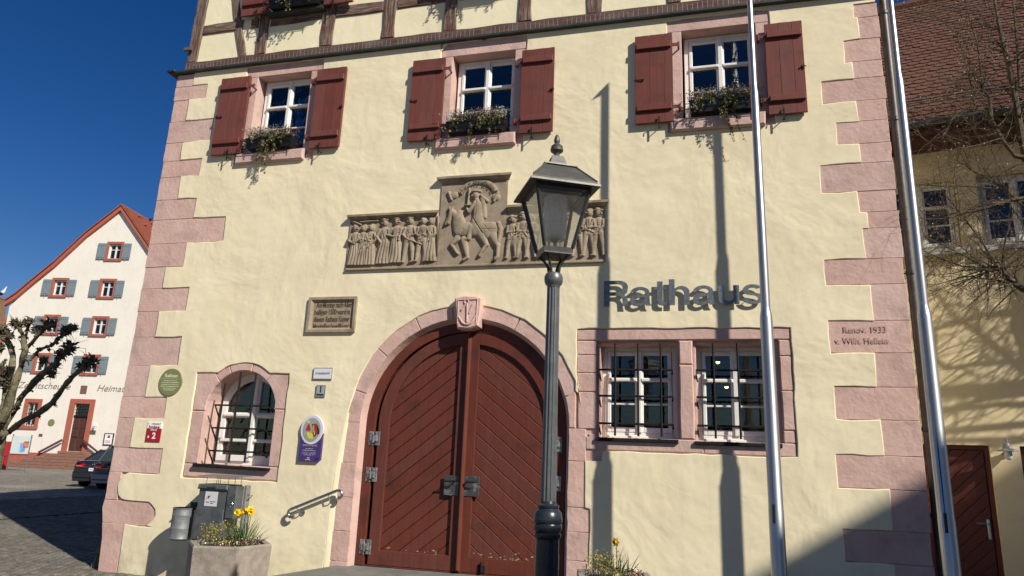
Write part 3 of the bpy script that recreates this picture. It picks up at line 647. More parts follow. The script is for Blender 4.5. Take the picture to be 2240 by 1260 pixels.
pg = MB(); pg.box(-7.56,-7.42,-.06,-.03,7.60,7.66); pg.build('beam_peg', m_sill, th)
upper = []
for cx, _ in wins_up:
    f = casement_window('window', cx-.47, cx+.47, zU0+.01, zU1-.01, .10, th)
    for (a, b, hr) in ((cx-.94, cx-.47, True), (cx+.47, cx+.94, False)): shutter(a, b, 8.045, 9.25, th, hr, y=-.10)
    ws = MB(); ws.box(cx-.47, cx+.47, -.12, .1, 8.0, 8.035); ws.build('window_sill', m_flash, f)
# roof and gable (out of the picture, but they cast the shade on the square)
gb = MB(); gb.prism([(XL-.02,ZTOP),(XR+.02,ZTOP),((XL+XR)/2,ZTOP+5.4)], .05, .35); gb.build('gable_wall', m_infill, th)
rf = MB()
for s0, s1 in ((XL-.3,(XL+XR)/2),(XR+.3,(XL+XR)/2)):
    a = (s0, -.25, ZTOP-.3); b = (s1, -.25, ZTOP+5.45); rf.add([a,b,(b[0],12.2,b[2]),(a[0],12.2,a[2]),(a[0],-.25,a[2]+.12),(b[0],-.25,b[2]+.16),(b[0],12.2,b[2]+.16),(a[0],12.2,a[2]+.12)], [(0,1,2,3),(4,7,6,5),(0,4,5,1),(3,2,6,7),(0,3,7,4)])
rf.build('roof', m_red_tile, th)
# cables/lamps inside
for (x, y, z) in ((.33,1.5,2.97),(.46,2.2,2.72),(.60,2.7,2.55)):
    t = thing('pendant_lamp', (x,y,z), {2.97:'lit brass pendant lamp highest behind the right barred window pane', 2.72:'lit pendant lamp with dark shade in the middle of the right barred window', 2.55:'small lit pendant lamp lowest and deepest behind the right barred window'}[z], 'lamp', 'pendant lamps inside the office')
    a = MB(); a.lathe([(.10,z),(.095,z+.02),(.03,z+.07),(.012,z+.09)], x, y, 14); a.tube([(x,y,z+.09),(x,y,3.58)], .004, 5); a.build('lamp_shade', m_iron, t)
    a = MB(); a.sphere((x,y,z-.0), .028, 8); a.build('bulb', mat('warm_bulb', (1,.8,.4), emit=((1,.62,.18), 14)), t)

# ================================================================== ON THE FRONT: relief, signs, boxes
# --- carved relief as three sculpted slabs
def height_slab(x0, x1, z0, z1, prims, res, yback, depth, texture=.0012):
    nx_, nz_ = int((x1-x0)/res), int((z1-z0)/res)
    X, Z = np.meshgrid(np.linspace(x0, x1, nx_), np.linspace(z0, z1, nz_), indexing='ij'); H = np.zeros_like(X)
    for p in prims:
        if p[0] == 'c':                      # tapered limb: ax az bx bz ra rb height
            _, ax, az, bx, bz, ra, rb, h = p; dx, dz = bx-ax, bz-az; L2 = dx*dx+dz*dz+1e-9
            t = np.clip(((X-ax)*dx+(Z-az)*dz)/L2, 0, 1); r = ra+(rb-ra)*t; d = np.hypot(X-ax-dx*t, Z-az-dz*t)/r
            H = np.maximum(H, np.where(d < 1, h*np.sqrt(np.clip(1-d*d, 0, 1))**.8, 0))
        elif p[0] == 'e':                    # ellipse
            _, cx, cz, rx, rz, h = p; d = np.hypot((X-cx)/rx, (Z-cz)/rz); H = np.maximum(H, np.where(d < 1, h*np.sqrt(np.clip(1-d*d, 0, 1))**.8, 0))
        elif p[0] == 'f':                    # folds: trapezoid robe with grooves
            _, cx, zt_, zb_, wt, wb, h, n = p; t = np.clip((zt_-Z)/(zt_-zb_), 0, 1); wd = wt+(wb-wt)*t; u = (X-cx)/wd
            m = (np.abs(u) < 1) & (Z <= zt_) & (Z >= zb_); k = h*(1-u**4)*(.72+.40*np.abs(np.cos(u*n*1.7+cx*9+t*1.8+.6*np.sin(t*5+cx*20)))*t**.4); H = np.maximum(H, np.where(m, k, 0))
        elif p[0] == 'g':                    # groove
            _, ax, az, bx, bz, r, h = p; dx, dz = bx-ax, bz-az; L2 = dx*dx+dz*dz+1e-9
            t = np.clip(((X-ax)*dx+(Z-az)*dz)/L2, 0, 1); d = np.hypot(X-ax-dx*t, Z-az-dz*t)/r; H = np.where(d < 1, H-h*(1-d), H)
        elif p[0] == 'a':                    # banner arc
            _, cx, cz, r, wd, a0, a1, h = p; rr_ = np.hypot(X-cx, Z-cz); an_ = np.degrees(np.arctan2(Z-cz, X-cx))
            m = (np.abs(rr_-r) < wd) & (an_ > a0) & (an_ < a1); H = np.maximum(H, np.where(m, h*(1-.35*((rr_-r)/wd)**2), 0))
    H = H + np.sin(X*211+Z*57)*np.sin(Z*173-X*91)*texture*.5
    idx = lambda i, j: i*nz_+j
    vv = [(float(X[i,j]), float(yback-H[i,j]*depth), float(Z[i,j])) for i in range(nx_) for j in range(nz_)]
    ff = [(idx(i,j), idx(i+1,j), idx(i+1,j+1), idx(i,j+1)) for i in range(nx_-1) for j in range(nz_-1)]
    return vv, ff
def rz(a, b): return W(740+a/3.613, 350+b/3.613)
zz_ = .00158
def person(a_top, b_top, b_bot, w_, face=1, robe=True, hat=0, lean=0):
    """one carved figure: zoom-pixel head top and foot line"""
    (xh, zh) = rz(a_top, b_top); (_, zf) = rz(a_top, b_bot); H_ = zh-zf; hw = w_*zz_
    P = [('e', xh, zh-.085*H_, .068*H_, .085*H_, 1.05), ('e', xh+face*.055*H_, zh-.095*H_, .026*H_, .028*H_, 1.0), ('g', xh-.07*H_, zh-.185*H_, xh+.07*H_, zh-.185*H_, .022*H_, .5)]
    if hat: P += [('e', xh, zh-.02*H_, .11*H_, .028*H_, 1.0), ('e', xh-.01, zh+.0, .06*H_, .04*H_, .95)]
    else: P += [('e', xh-face*.03*H_, zh-.07*H_, .065*H_, .10*H_, .7)]
    P += [('c', xh, zh-.27*H_, xh, zh-.42*H_, .105*H_, .095*H_, .85)]
    rr4 = random.Random(int(a_top*7)); e1, e2 = rr4.uniform(-.04,.05), rr4.uniform(-.12,.10); h1, h2 = rr4.uniform(-.12,.10), rr4.uniform(-.12,.12)
    P += [('c', xh-.10*H_, zh-.25*H_, xh-(.14+e1)*H_, zh-.39*H_, .046*H_, .036*H_, .9), ('c', xh-(.14+e1)*H_, zh-.39*H_, xh+h1*H_, zh-(.45+e2)*H_, .034*H_, .024*H_, 1.05), ('e', xh+h1*H_, zh-(.45+e2)*H_, .026*H_, .022*H_, 1.1)]
    P += [('c', xh+.10*H_, zh-.25*H_, xh+(.14-e1)*H_, zh-.38*H_, .046*H_, .036*H_, .9), ('c', xh+(.14-e1)*H_, zh-.38*H_, xh+h2*H_, zh-(.48-e2)*H_, .032*H_, .024*H_, 1.05), ('e', xh+h2*H_, zh-(.48-e2)*H_, .026*H_, .022*H_, 1.1)]
    for k in range(7): x5 = xh+rr4.uniform(-.10,.10)*H_; x6 = x5+rr4.uniform(-.05,.05)*H_; z5 = zh-rr4.uniform(.24,.40)*H_; P += [('g', x5, z5, x6, z5-.12*H_, .009*H_, .35)]
    P += [('g', xh+face*.02*H_, zh-.075*H_, xh+face*.055*H_, zh-.075*H_, .012*H_, .5), ('g', xh+face*.01*H_, zh-.125*H_, xh+face*.05*H_, zh-.125*H_, .009*H_, .4), ('g', xh-.06*H_, zh-.44*H_, xh+.09*H_, zh-.45*H_, .010*H_, .4)]
    if robe: P += [('f', xh+lean*.02, zh-.38*H_, zf, .10*H_, .19*H_, .8, 4)]
    else:
        P += [('f', xh, zh-.36*H_, zh-.56*H_, .10*H_, .135*H_, .85, 3)]
        for s in (-1, 1):
            kx_ = xh+s*.085*H_+lean*.03*H_; P += [('c', xh+s*.05*H_, zh-.52*H_, kx_, zh-.75*H_, .07*H_, .052*H_, .85), ('c', kx_, zh-.75*H_, kx_+s*.02*H_, zf+.03*H_, .052*H_, .034*H_, .8), ('c', kx_+s*.02*H_, zf+.025*H_, kx_+s*.02*H_+face*.05*H_, zf+.018*H_, .03*H_, .022*H_, .85)]
    return P
rel = thing('stone_relief', (-2.7, -.02, 3.94), 'brown sandstone relief of a mounted rider between rows of carved figures, behind the street lamp', 'relief')
def slab(name, x0, x1, z0, z1, prims, y=-.035, depth=.042):
    mb = MB(); vv, ff = height_slab(x0, x1, z0, z1, prims, 0.0042, y, depth); mb.add(vv, ff)
    b = bpy.data.objects; mb.box(x0, x1, y+.002, .02, z0, z1); return mb.build(name, m_relief, rel, smooth=True)
pL = []
for a, t, bt, hat, rb, fc in ((155,525,838,0,1,1),(215,525,838,0,1,-1),(275,520,835,0,1,-1),(385,478,828,1,1,-1),(480,468,818,1,1,1),(585,462,820,1,0,-1),(685,462,812,0,0,-1),(745,465,808,0,1,-1)):
    pL += person(a, t, bt, 40, fc, bool(rb), hat)
for a0, a1 in (((130,495),(190,520)),((190,500),(330,490)),((800,440),(798,800)),((640,610),(668,680))):
    p, q = rz(*a0), rz(*a1); pL.append(('c', *p, *q, .014, .014, .7))
p, q = rz(575,640), rz(668,678); pL.append(('c', *p, *q, .012, .008, 1.05))
slab('left_panel', -4.405, -3.125, 3.975, 4.64, pL)
pR = []
for a, t, bt, hat, rb, fc in ((1385,455,788,1,0,-1),(1470,430,785,1,0,-1),(1535,440,783,0,0,1),(1620,450,780,1,1,-1),(1720,450,778,0,0,-1),(1800,440,776,1,0,1),(1900,425,772,0,0,-1),(1985,395,770,0,0,-1),(2060,400,768,1,0,1)):
    pR += person(a, t, bt, 40, fc, bool(rb), hat)
p = rz(1400,640); pR.append(('e', p[0]+.02, p[1]-.02, .09, .10, .85))
slab('right_panel', -2.225, -.985, 3.975, 4.66, pR)
# rider
C_ = lambda a0, b0, a1, b1, r0_, r1_, h: ('c', *rz(a0,b0), *rz(a1,b1), r0_*zz_, r1_*zz_, h)
pc = [C_(985,560,1215,555,62,62,.95), C_(1215,560,1190,590,60,50,.9), C_(975,560,950,460,64,48,.9), C_(950,470,905,415,44,24,.95), C_(905,425,880,510,26,17,1.0), C_(880,480,862,520,16,13,.95), C_(892,400,896,380,9,4,.9), C_(912,400,918,382,9,4,.9),
      C_(965,430,985,520,30,30,.75), C_(1000,640,1030,780,32,15,.85), C_(1030,780,1000,800,15,14,.9), C_(950,630,905,680,30,17,.9), C_(905,680,945,740,16,12,.9), C_(945,740,955,750,13,12,.9),
      C_(1140,600,1180,680,38,20,.9), C_(1180,680,1140,735,17,14,.9), C_(1140,735,1125,765,14,16,.9), C_(1225,600,1270,690,42,20,.9), C_(1270,690,1265,775,17,14,.9), C_(1265,775,1250,790,14,16,.9), C_(1275,510,1290,560,18,22,.8), C_(1290,560,1275,650,22,12,.8),
      C_(1112,372,1120,460,44,50,.95), C_(1100,320,1105,345,20,30,.85), C_(1120,460,1090,560,52,60,1.0), C_(1060,540,1040,630,34,20,1.05), C_(1040,630,1020,640,18,14,1.0), C_(1092,350,1042,425,20,15,1.12), C_(1040,420,1030,400,14,12,1.1), C_(1035,370,1050,235,7,4,.9), C_(1010,370,1060,372,6,6,1.0),
      ('e', *rz(1096,292), 31*zz_, 36*zz_, 1.1), ('e', *rz(1070,298), 12*zz_, 13*zz_, 1.0), ('e', *rz(1100,262), 46*zz_, 14*zz_, 1.2), C_(1135,290,1185,335,9,16,.7), C_(1150,320,1165,460,26,20,.7),
      ('g', *rz(1000,560), *rz(960,640), .008, .2), ('g', *rz(1150,510), *rz(1200,570), .006, .15), ('g', *rz(1150,560), *rz(1260,560), .006, .15), ('g', *rz(1105,340), *rz(1090,520), .006, .2), ('g', *rz(1075,470), *rz(1150,590), .010, .3)]
bx, bz_ = rz(1110,330); pc += [('a', bx, bz_, .262, .033, 24, 156, .62), ('e', *rz(925,290), .065, .05, .6), ('e', *rz(1255,305), .055, .05, .6), C_(885,270,905,325,14,12,.7), C_(1270,270,1240,335,14,12,.7), ('g', *rz(960,240), *rz(985,260), .006, .3), ('g', *rz(1235,240), *rz(1225,262), .006, .3)]
slab('centre_panel', -3.122, -2.228, 3.975, 5.10, pc, y=-.04)
cr = MB(); cr.prism(rect(-4.405,-.985,3.94,3.973), -.055, .02, .008); cr.build('foot_band', m_relief, rel)
for x0, x1, z in ((-4.43,-3.135,4.64),(-3.18,-2.17,5.10),(-2.215,-.93,4.655)):
    c = MB(); c.add([(x0,-.10,z+.035),(x1,-.10,z+.035),(x1,-.10,z+.065),(x0,-.10,z+.065),(x0+.04,-.045,z),(x1-.04,-.045,z),(x1-.02,.02,z+.10),(x0+.02,.02,z+.10),(x0+.04,.02,z),(x1-.04,.02,z)],
                    [(0,1,2,3),(4,5,1,0),(3,2,6,7),(8,9,5,4),(0,3,7,8,4),(1,5,9,6,2)]); c.build('cornice', m_relief, rel)
bt = MB()
for k, ch in enumerate('CASMIRVS'):
    a = R(150-k*17); text(bt, ch, bx+.245*math.cos(a)-.022, bz_+.245*math.sin(a)-.022, -.072, .07, thick=.004)
bt.build('banner_lettering', mat('relief_carving_dark', (.20,.15,.095), rough=.9), rel)

# --- inscription plaque
t = thing('inscription_plaque', (-4.54, -.02, 3.12), 'brown stone plaque with sunken frame and carved old German lines, left of the arch top', 'plaque')
a = MB(); X0, X1, Z0, Z1 = -4.885, -4.19, 3.12, 3.59
a.add([(X0,-.055,Z0),(X1,-.055,Z0),(X1,-.055,Z1),(X0,-.055,Z1),(X0+.035,-.055,Z0+.035),(X1-.035,-.055,Z0+.035),(X1-.035,-.055,Z1-.035),(X0+.035,-.055,Z1-.035),
       (X0+.065,-.024,Z0+.065),(X1-.065,-.024,Z0+.065),(X1-.065,-.024,Z1-.065),(X0+.065,-.024,Z1-.065),(X0,.0,Z0),(X1,.0,Z0),(X1,.0,Z1),(X0,.0,Z1)],
      [(0,1,5,4),(1,2,6,5),(2,3,7,6),(3,0,4,7),(4,5,9,8),(5,6,10,9),(6,7,11,10),(7,4,8,11),(0,12,13,1),(1,13,14,2),(2,14,15,3),(3,15,12,0)])
a.build('frame', m_relief, t); a = MB(); a.box(X0+.06,X1-.06,-.0235,-.0,Z0+.06,Z1-.06); a.build('field', m_relief, t)
for k, s in enumerate(('Am·Montag nach·Aller','heiligen·1500·ward·in','diesem Rathaus Kayser','Maximilian·bewillkumt')):
    a = MB(); text(a, s, X0+.085+(.02 if k == 0 else 0), 3.455-k*.095, -.0250, .10, thick=.003, width=.515, offset=.002); a.build('text_line', mat('dark_carving', (.09,.06,.035), rough=.9), t)

# --- small plates
def plate(name, label, px, py, w_, h_, mats_, cat='sign', y=-.018, th_=.008, corner=0):
    q = W(px, py, y); t = thing(name, (q[0], y, q[1]), label, cat); a = MB(); a.prism(rect(q[0]-w_/2,q[0]+w_/2,q[1]-h_/2,q[1]+h_/2), y-th_, y, .002); a.build('panel', mats_, t); return t, q
t, q = plate('office_plate', 'small white rectangular plate reading STANDESAMT, above the house number', 707, 817, .27, .145, mat('enamel_white', (.72,.73,.74), (.66,.67,.69), 20, .4), y=-.03)
a = MB(); text(a, 'STANDESAMT', q[0], q[1]-.014, -.0395, .04, width=.205, align='CENTER', offset=-.0004); a.build('lettering', mat('navy_print', (.02,.022,.06), rough=.5), t)
a = MB()
for P in (rect(q[0]-.135,q[0]+.135,q[1]+.0665,q[1]+.0725), rect(q[0]-.135,q[0]+.135,q[1]-.0725,q[1]-.0665), rect(q[0]-.135,q[0]-.129,q[1]-.0665,q[1]+.0665), rect(q[0]+.129,q[0]+.135,q[1]-.0665,q[1]+.0665)): a.prism(P, -.0405, -.0385)
a.build('border', mat('grey_border', (.16,.16,.15), rough=.5), t)
t, q = plate('house_number', 'small grey plate with the number 1, below the white office plate', 702, 855, .135, .15, mat('grey_enamel', (.33,.36,.36), rough=.45), y=-.03)
a = MB(); text(a, '1', q[0], q[1]-.02, -.0395, .12, align='CENTER', offset=.002); text(a, 'Marktplatz', q[0], q[1]-.055, -.0395, .03, width=.10, align='CENTER', offset=.001); a.build('lettering', m_black, t)
a = MB()
for P in (rect(q[0]-.06,q[0]+.06,q[1]+.061,q[1]+.065), rect(q[0]-.06,q[0]+.06,q[1]-.067,q[1]-.063), rect(q[0]-.062,q[0]-.058,q[1]-.06,q[1]+.06), rect(q[0]+.058,q[0]+.062,q[1]-.06,q[1]+.06)): a.prism(P, -.0395, -.0385)
a.build('border', m_black, t)
# round green plaque
q = W(373, 836, -.03); t = thing('round_plaque', (q[0],-.03,q[1]), 'round olive green plaque headed Rathaus, beside the left corner stones', 'plaque')
a = MB(); a.prism(arc(q[0],q[1],.185,0,352.5,46), -.035, -.015, .003); a.build('disc', mat('olive_enamel', (.215,.225,.095), (.20,.21,.09), 9, .35), t)
a = MB(); mwo = mat('pale_green_print', (.62,.66,.45), rough=.5); text(a, 'Rathaus', q[0], q[1]+.065, -.0365, .07, width=.20, align='CENTER', offset=.001)
for k, s in enumerate(('Rathaus der Stadt','erbaut im Jahre fünfzehnhundert','umgebaut und erneuert am','Marktplatz Versammlung der Bürger','Ratssaal und Amtsstuben','der Stadt Merkendorf')): text(a, s, q[0], q[1]+.012-k*.025, -.0365, .022, width=(.20,.28,.27,.29,.21,.16)[k], align='CENTER')
a.box(q[0]-.16,q[0]+.16,-.0365,-.0355,q[1]+.042,q[1]+.045); a.build('lettering', mwo, t)
# red and white number sign
q = W(336, 945, -.03); t = thing('route_sign', (q[0],-.03,q[1]), 'small red and white square sign with number 2, on plaster between corner stones', 'sign')
a = MB(); a.prism(rect(q[0]-.115,q[0]+.115,q[1]-.13,q[1]+.045), -.032, -.02, .002); a.build('red_panel', mat('red_enamel', (.34,.012,.022), rough=.35), t)
a = MB(); a.prism(rect(q[0]-.115,q[0]+.115,q[1]+.046,q[1]+.13), -.032, -.02, .002); a.build('white_panel', m_whiteprint, t)
a = MB(); text(a, '2', q[0]+.015, q[1]-.085, -.0335, .11, align='CENTER', offset=.004); text(a, 'MERKENDORF', q[0]+.0, q[1]+.018, -.0335, .022, width=.10, align='CENTER'); a.box(q[0]-.08,q[0]-.06,-.0335,-.0325,q[1]-.08,q[1]-.05); a.build('white_lettering', m_whiteprint, t)
a = MB(); text(a, 'Rundgang', q[0], q[1]+.056, -.0335, .04, width=.17, align='CENTER', offset=.001); a.build('red_lettering', MATS['red_enamel'], t)
a = MB(); text(a, 'Altstadt', q[0]+.02, q[1]+.1, -.0335, .025, width=.12, align='CENTER')
for sx in (-.095,.095): a.sphere((q[0]+sx,-.033,q[1]+.115), .005, 6)
a.build('dark_lettering', m_black, t)
# purple award plaque
q = W(679, 975, -.05); t = thing('purple_plaque', (q[0],-.05,q[1]), 'tall purple plaque with an oval crest on top, headed Merkendorf, left of the big door', 'plaque')
mp_ = mat('purple_enamel', (.065,.035,.16), (.06,.032,.145), 6, .35)
zb0, zt0 = W(677,1010,-.05)[1], W(688,955,-.05)[1]; xl, xr = q[0]-.15, q[0]+.155
a = MB(); a.prism([(xl,zb0),(xr-.03,zb0),(xr,zb0+.03),(xr,zt0+.08),(xl,zt0+.08)], -.055, -.02, .002); a.build('panel', mp_, t)
oz = W(686,940,-.05)[1]; ox = (xl+xr)/2-.0; 
a = MB(); a.prism([(ox+.158*math.cos(R(k*9)), oz+.182*math.sin(R(k*9))) for k in range(40)], -.06, -.03, .003); a.build('oval_rim', mat('pale_violet', (.62,.62,.70), rough=.4), t)
a = MB(); a.prism([(ox+.122*math.cos(R(k*9)), oz+.145*math.sin(R(k*9))) for k in range(40)], -.064, -.0605); a.build('oval_field', mat('silver_grey', (.30,.32,.33), rough=.35), t)
mred, myel, mblk2 = mat('crest_red', (.42,.02,.02), rough=.4), mat('crest_yellow', (.65,.55,.05), rough=.4), m_black
a = MB(); E_ = lambda dx, dz: (ox+dx, oz+dz)
a.prism([E_(-.085,-.015),E_(-.055,.065),E_(-.035,.065),E_(-.012,0),E_(-.03,-.02),E_(-.045,.0),E_(-.06,-.022),E_(-.07,0)], -.068, -.0645, 0, 0)
a.prism([E_(.04,.075),E_(.06,.078),E_(.07,.03),E_(.09,-.03),E_(.075,-.06),E_(.05,-.03)], -.068, -.0645, 0, 0)
a.prism([E_(-.065,-.05),E_(-.05,-.09),E_(-.02,-.115),E_(.02,-.115),E_(.035,-.08),E_(.02,-.05),E_(-.02,-.04),E_(-.055,-.03)], -.067, -.0645, 0, 1)
a.prism([E_(-.045,.075),E_(-.035,.11),E_(-.05,.10),E_(-.055,.12),E_(-.065,.10),E_(-.08,.11),E_(-.07,.075)], -.067, -.0645, 0, 1)
a.prism([E_(.0,.07),E_(.04,.07),E_(.048,0),E_(.07,-.07),E_(.04,-.09),E_(.02,-.05),E_(.02,.02)], -.0665, -.0645, 0, 2); a.prism([E_(.055,.07),E_(.075,.06),E_(.105,-.0),E_(.11,-.05),E_(.09,-.06),E_(.075,0)], -.0665, -.0645, 0, 2)
a.prism([E_(.02,.06),E_(.03,.06),E_(.036,0),E_(.055,-.06),E_(.045,-.07),E_(.028,-.02)], -.0685, -.067, 0, 1)
a.build('crest', [mred, myel, mblk2], t)
a = MB(); kq = (zt0-zb0)/.40; cx_ = ox-.01
text(a, 'Merkendorf', cx_, zt0-.095*kq, -.057, .045, width=.165, align='CENTER', offset=.0022)
for k, (s, wd, hh) in enumerate((('Staatlich anerkannte Gemeinde im Fränkischen Seenland',.23,.02),('in Mittelfranken · Bayern ausgezeichnet',.25,.02),('Europäischer',.13,.03),('Dorferneuerungspreis',.21,.034),('für besondere Leistungen in der',.24,.02),('nachhaltigen Entwicklung der',.21,.02),('Lebensqualität im ländlichen Raum',.22,.02),('des Landes Bayern',.15,.02))):
    text(a, s, cx_, zt0-(.15,.168,.215,.245,.275,.293,.311,.329)[k]*kq*.93, -.057, hh*.5, width=wd*.85, align='CENTER', offset=-.0004)
text(a, '2012', cx_, zt0-.35*kq, -.057, .018, align='CENTER'); text(a, 'Landentwicklung', cx_-.01, zb0+.02, -.057, .012, width=.07, align='CENTER')
a.build('lettering', m_whiteprint, t); a = MB(); a.box(xr-.075,xr-.03,-.0565,-.0555,zb0+.02,zb0+.05); a.build('emblem', mat('emblem_blue', (.012,.015,.16), rough=.4), t)

# --- Rathaus letters standing off the wall on pins
t = thing('town_hall_letters', (-.1, -.06, 3.38), 'large galvanised metal letters reading Rathaus standing off the wall right of the lamp', 'lettering')
Lp = []
def bigletter(ch, x, w_):
    """heavy grotesque letters drawn in a unit: x height .72, cap 1"""
    S = .19
    def ring(cx, cz, rx, rz_, a0, a1, n=18): return [(cx+rx*math.cos(R(a0+(a1-a0)*i/n)), cz+rz_*math.sin(R(a0+(a1-a0)*i/n))) for i in range(n+1)]
    if ch == 'R': return [[(0,0),(S,0),(S,.40),(.42,.40)]+ring(.42,.25,.155,.15,80,10,5)+[(.585,0),(.79,0)]+[(.76,.10),(.755,.28),(.66,.44),(.74,.52)]+ring(.47,.72,.30,.28,-20,90,12)+[(0,1)]]+[[(S,.56),(S,.84)]+ring(.46,.70,.115,.14,90,-90,10)]
    if ch == 'a': return [ring(.0+.33,.50,.31,.24,172,20,14)[::1]+[(.64,.12),(.70,0),(.50,0),(.475,.06)]+ring(.26,.17,.25,.19,-60,-180,10)+ring(.26,.24,.25,.20,170,100,5)+[(.46,.46)]+ring(.34,.49,.135,.105,10,170,10)]+[[(.455,.33),(.26,.28)]+ring(.27,.20,.085,.08,110,270,6)+[(.40,.15),(.455,.24)]]
    if ch == 't': return [[(.10,.59),(0,.59),(0,.72),(.10,.72),(.10,.93),(.10+S,.93),(.10+S,.72),(.42,.72),(.42,.59),(.10+S,.59),(.10+S,.20),(.33,.145),(.42,.145),(.42,0),(.24,-.01),(.14,.03),(.10,.12)]]
    if ch == 'h': return [[(0,0),(0,1),(S,1),(S,.66)]+ring(.38,.49,.255,.25,110,5,10)+[(.635,0),(.445,0),(.445,.44)]+ring(.325,.46,.12,.13,5,175,8)+[(S,0)]]
    if ch == 'u': return [[(0,.72),(S,.72),(S,.28)]+ring(.325,.27,.13,.13,180,350,8)+[(.45,.72),(.45+S,.72),(.45+S,0),(.47,0),(.46,.08)]+ring(.26,.23,.25,.25,-50,-170,8)]
    if ch == 's': return [ring(.31,.52,.29,.22,20,175,10)+ring(.30,.50,.28,.19,190,240,4)+[(.36,.30)]+ring(.36,.20,.09,.075,60,-90,6)+ring(.30,.20,.10,.075,-100,-175,4)+[(0,.20)]+ring(.31,.205,.31,.22,185,360,12)+ring(.32,.24,.30,.19,0,55,4)+[(.25,.45)]+ring(.27,.53,.07,.055,240,90,5)+ring(.31,.53,.10,.055,80,10,4)]
adv = {'R':.80,'a':.74,'t':.46,'h':.70,'u':.70,'s':.60}
x = 0; pos = []
for ch in 'Rathaus': pos.append((ch, x)); x += adv[ch]
tot = x-.02; z0 = 3.392; Hc = .315; X0, X1 = -.99, .775
kx_ = (X1-X0)/tot
for ch, xx in pos:
    lp_ = [[(X0+(xx+p[0])*kx_, z0+p[1]*Hc) for p in lp] for lp in bigletter(ch, 0, 0)]
    a = MB(); add_front(a, curve_mesh(lp_, .006, 0, offset=-.0035), y=-.062); o = a.build('letter', m_letter, t); o['label'] = 'metal letter ' + ch
    pn = MB()
    for (dx, dz) in (((.10,.15),(.10,.62)) if ch != 'h' else ((.10,.85),(.10,.15))): pn.tube([(X0+(xx+dx)*kx_,-.06,z0+dz*Hc),(X0+(xx+dx)*kx_,.0,z0+dz*Hc)], .005, 5)
    pn.build('pin', m_iron, o)

# --- handrail
t = thing('handrail', (-4.5, -.1, 1.0), 'short sloping steel handrail on round wall brackets left of the door', 'handrail')
yr = -.09; A = at(636,1114,yr); B = at(738,1073,yr); d = (B-A).normalized(); up_ = Vector((-d.z,0,d.x))
def hook(P, sg, n=7): return [P + d*(sg*.048*math.sin(R(a))) - up_*(.048-.048*math.cos(R(a))) for a in np.linspace(0, 200 if sg > 0 else 205, n)]
pts = [p for p in hook(A, -1)[::-1]] + [A.lerp(B, .5)] + hook(B, 1)
a = MB(); a.tube(pts, .0185, 10); a.build('rail', m_steel, t, smooth=True)
for f in (.13, .80):
    P = A.lerp(B, f) - up_*.02; Q = P-up_*.06 + d*.015; a = MB(); a.tube([P, P-up_*.04, Q+Vector((0,.02,0)), Vector((Q.x,-.01,Q.z))], .007, 6); a.build('bracket', m_steel, t)
    a = MB(); a.tube([(Q.x,-.03,Q.z),(Q.x,-.015,Q.z)], .038, 14); a.build('wall_rose', m_steel, t)

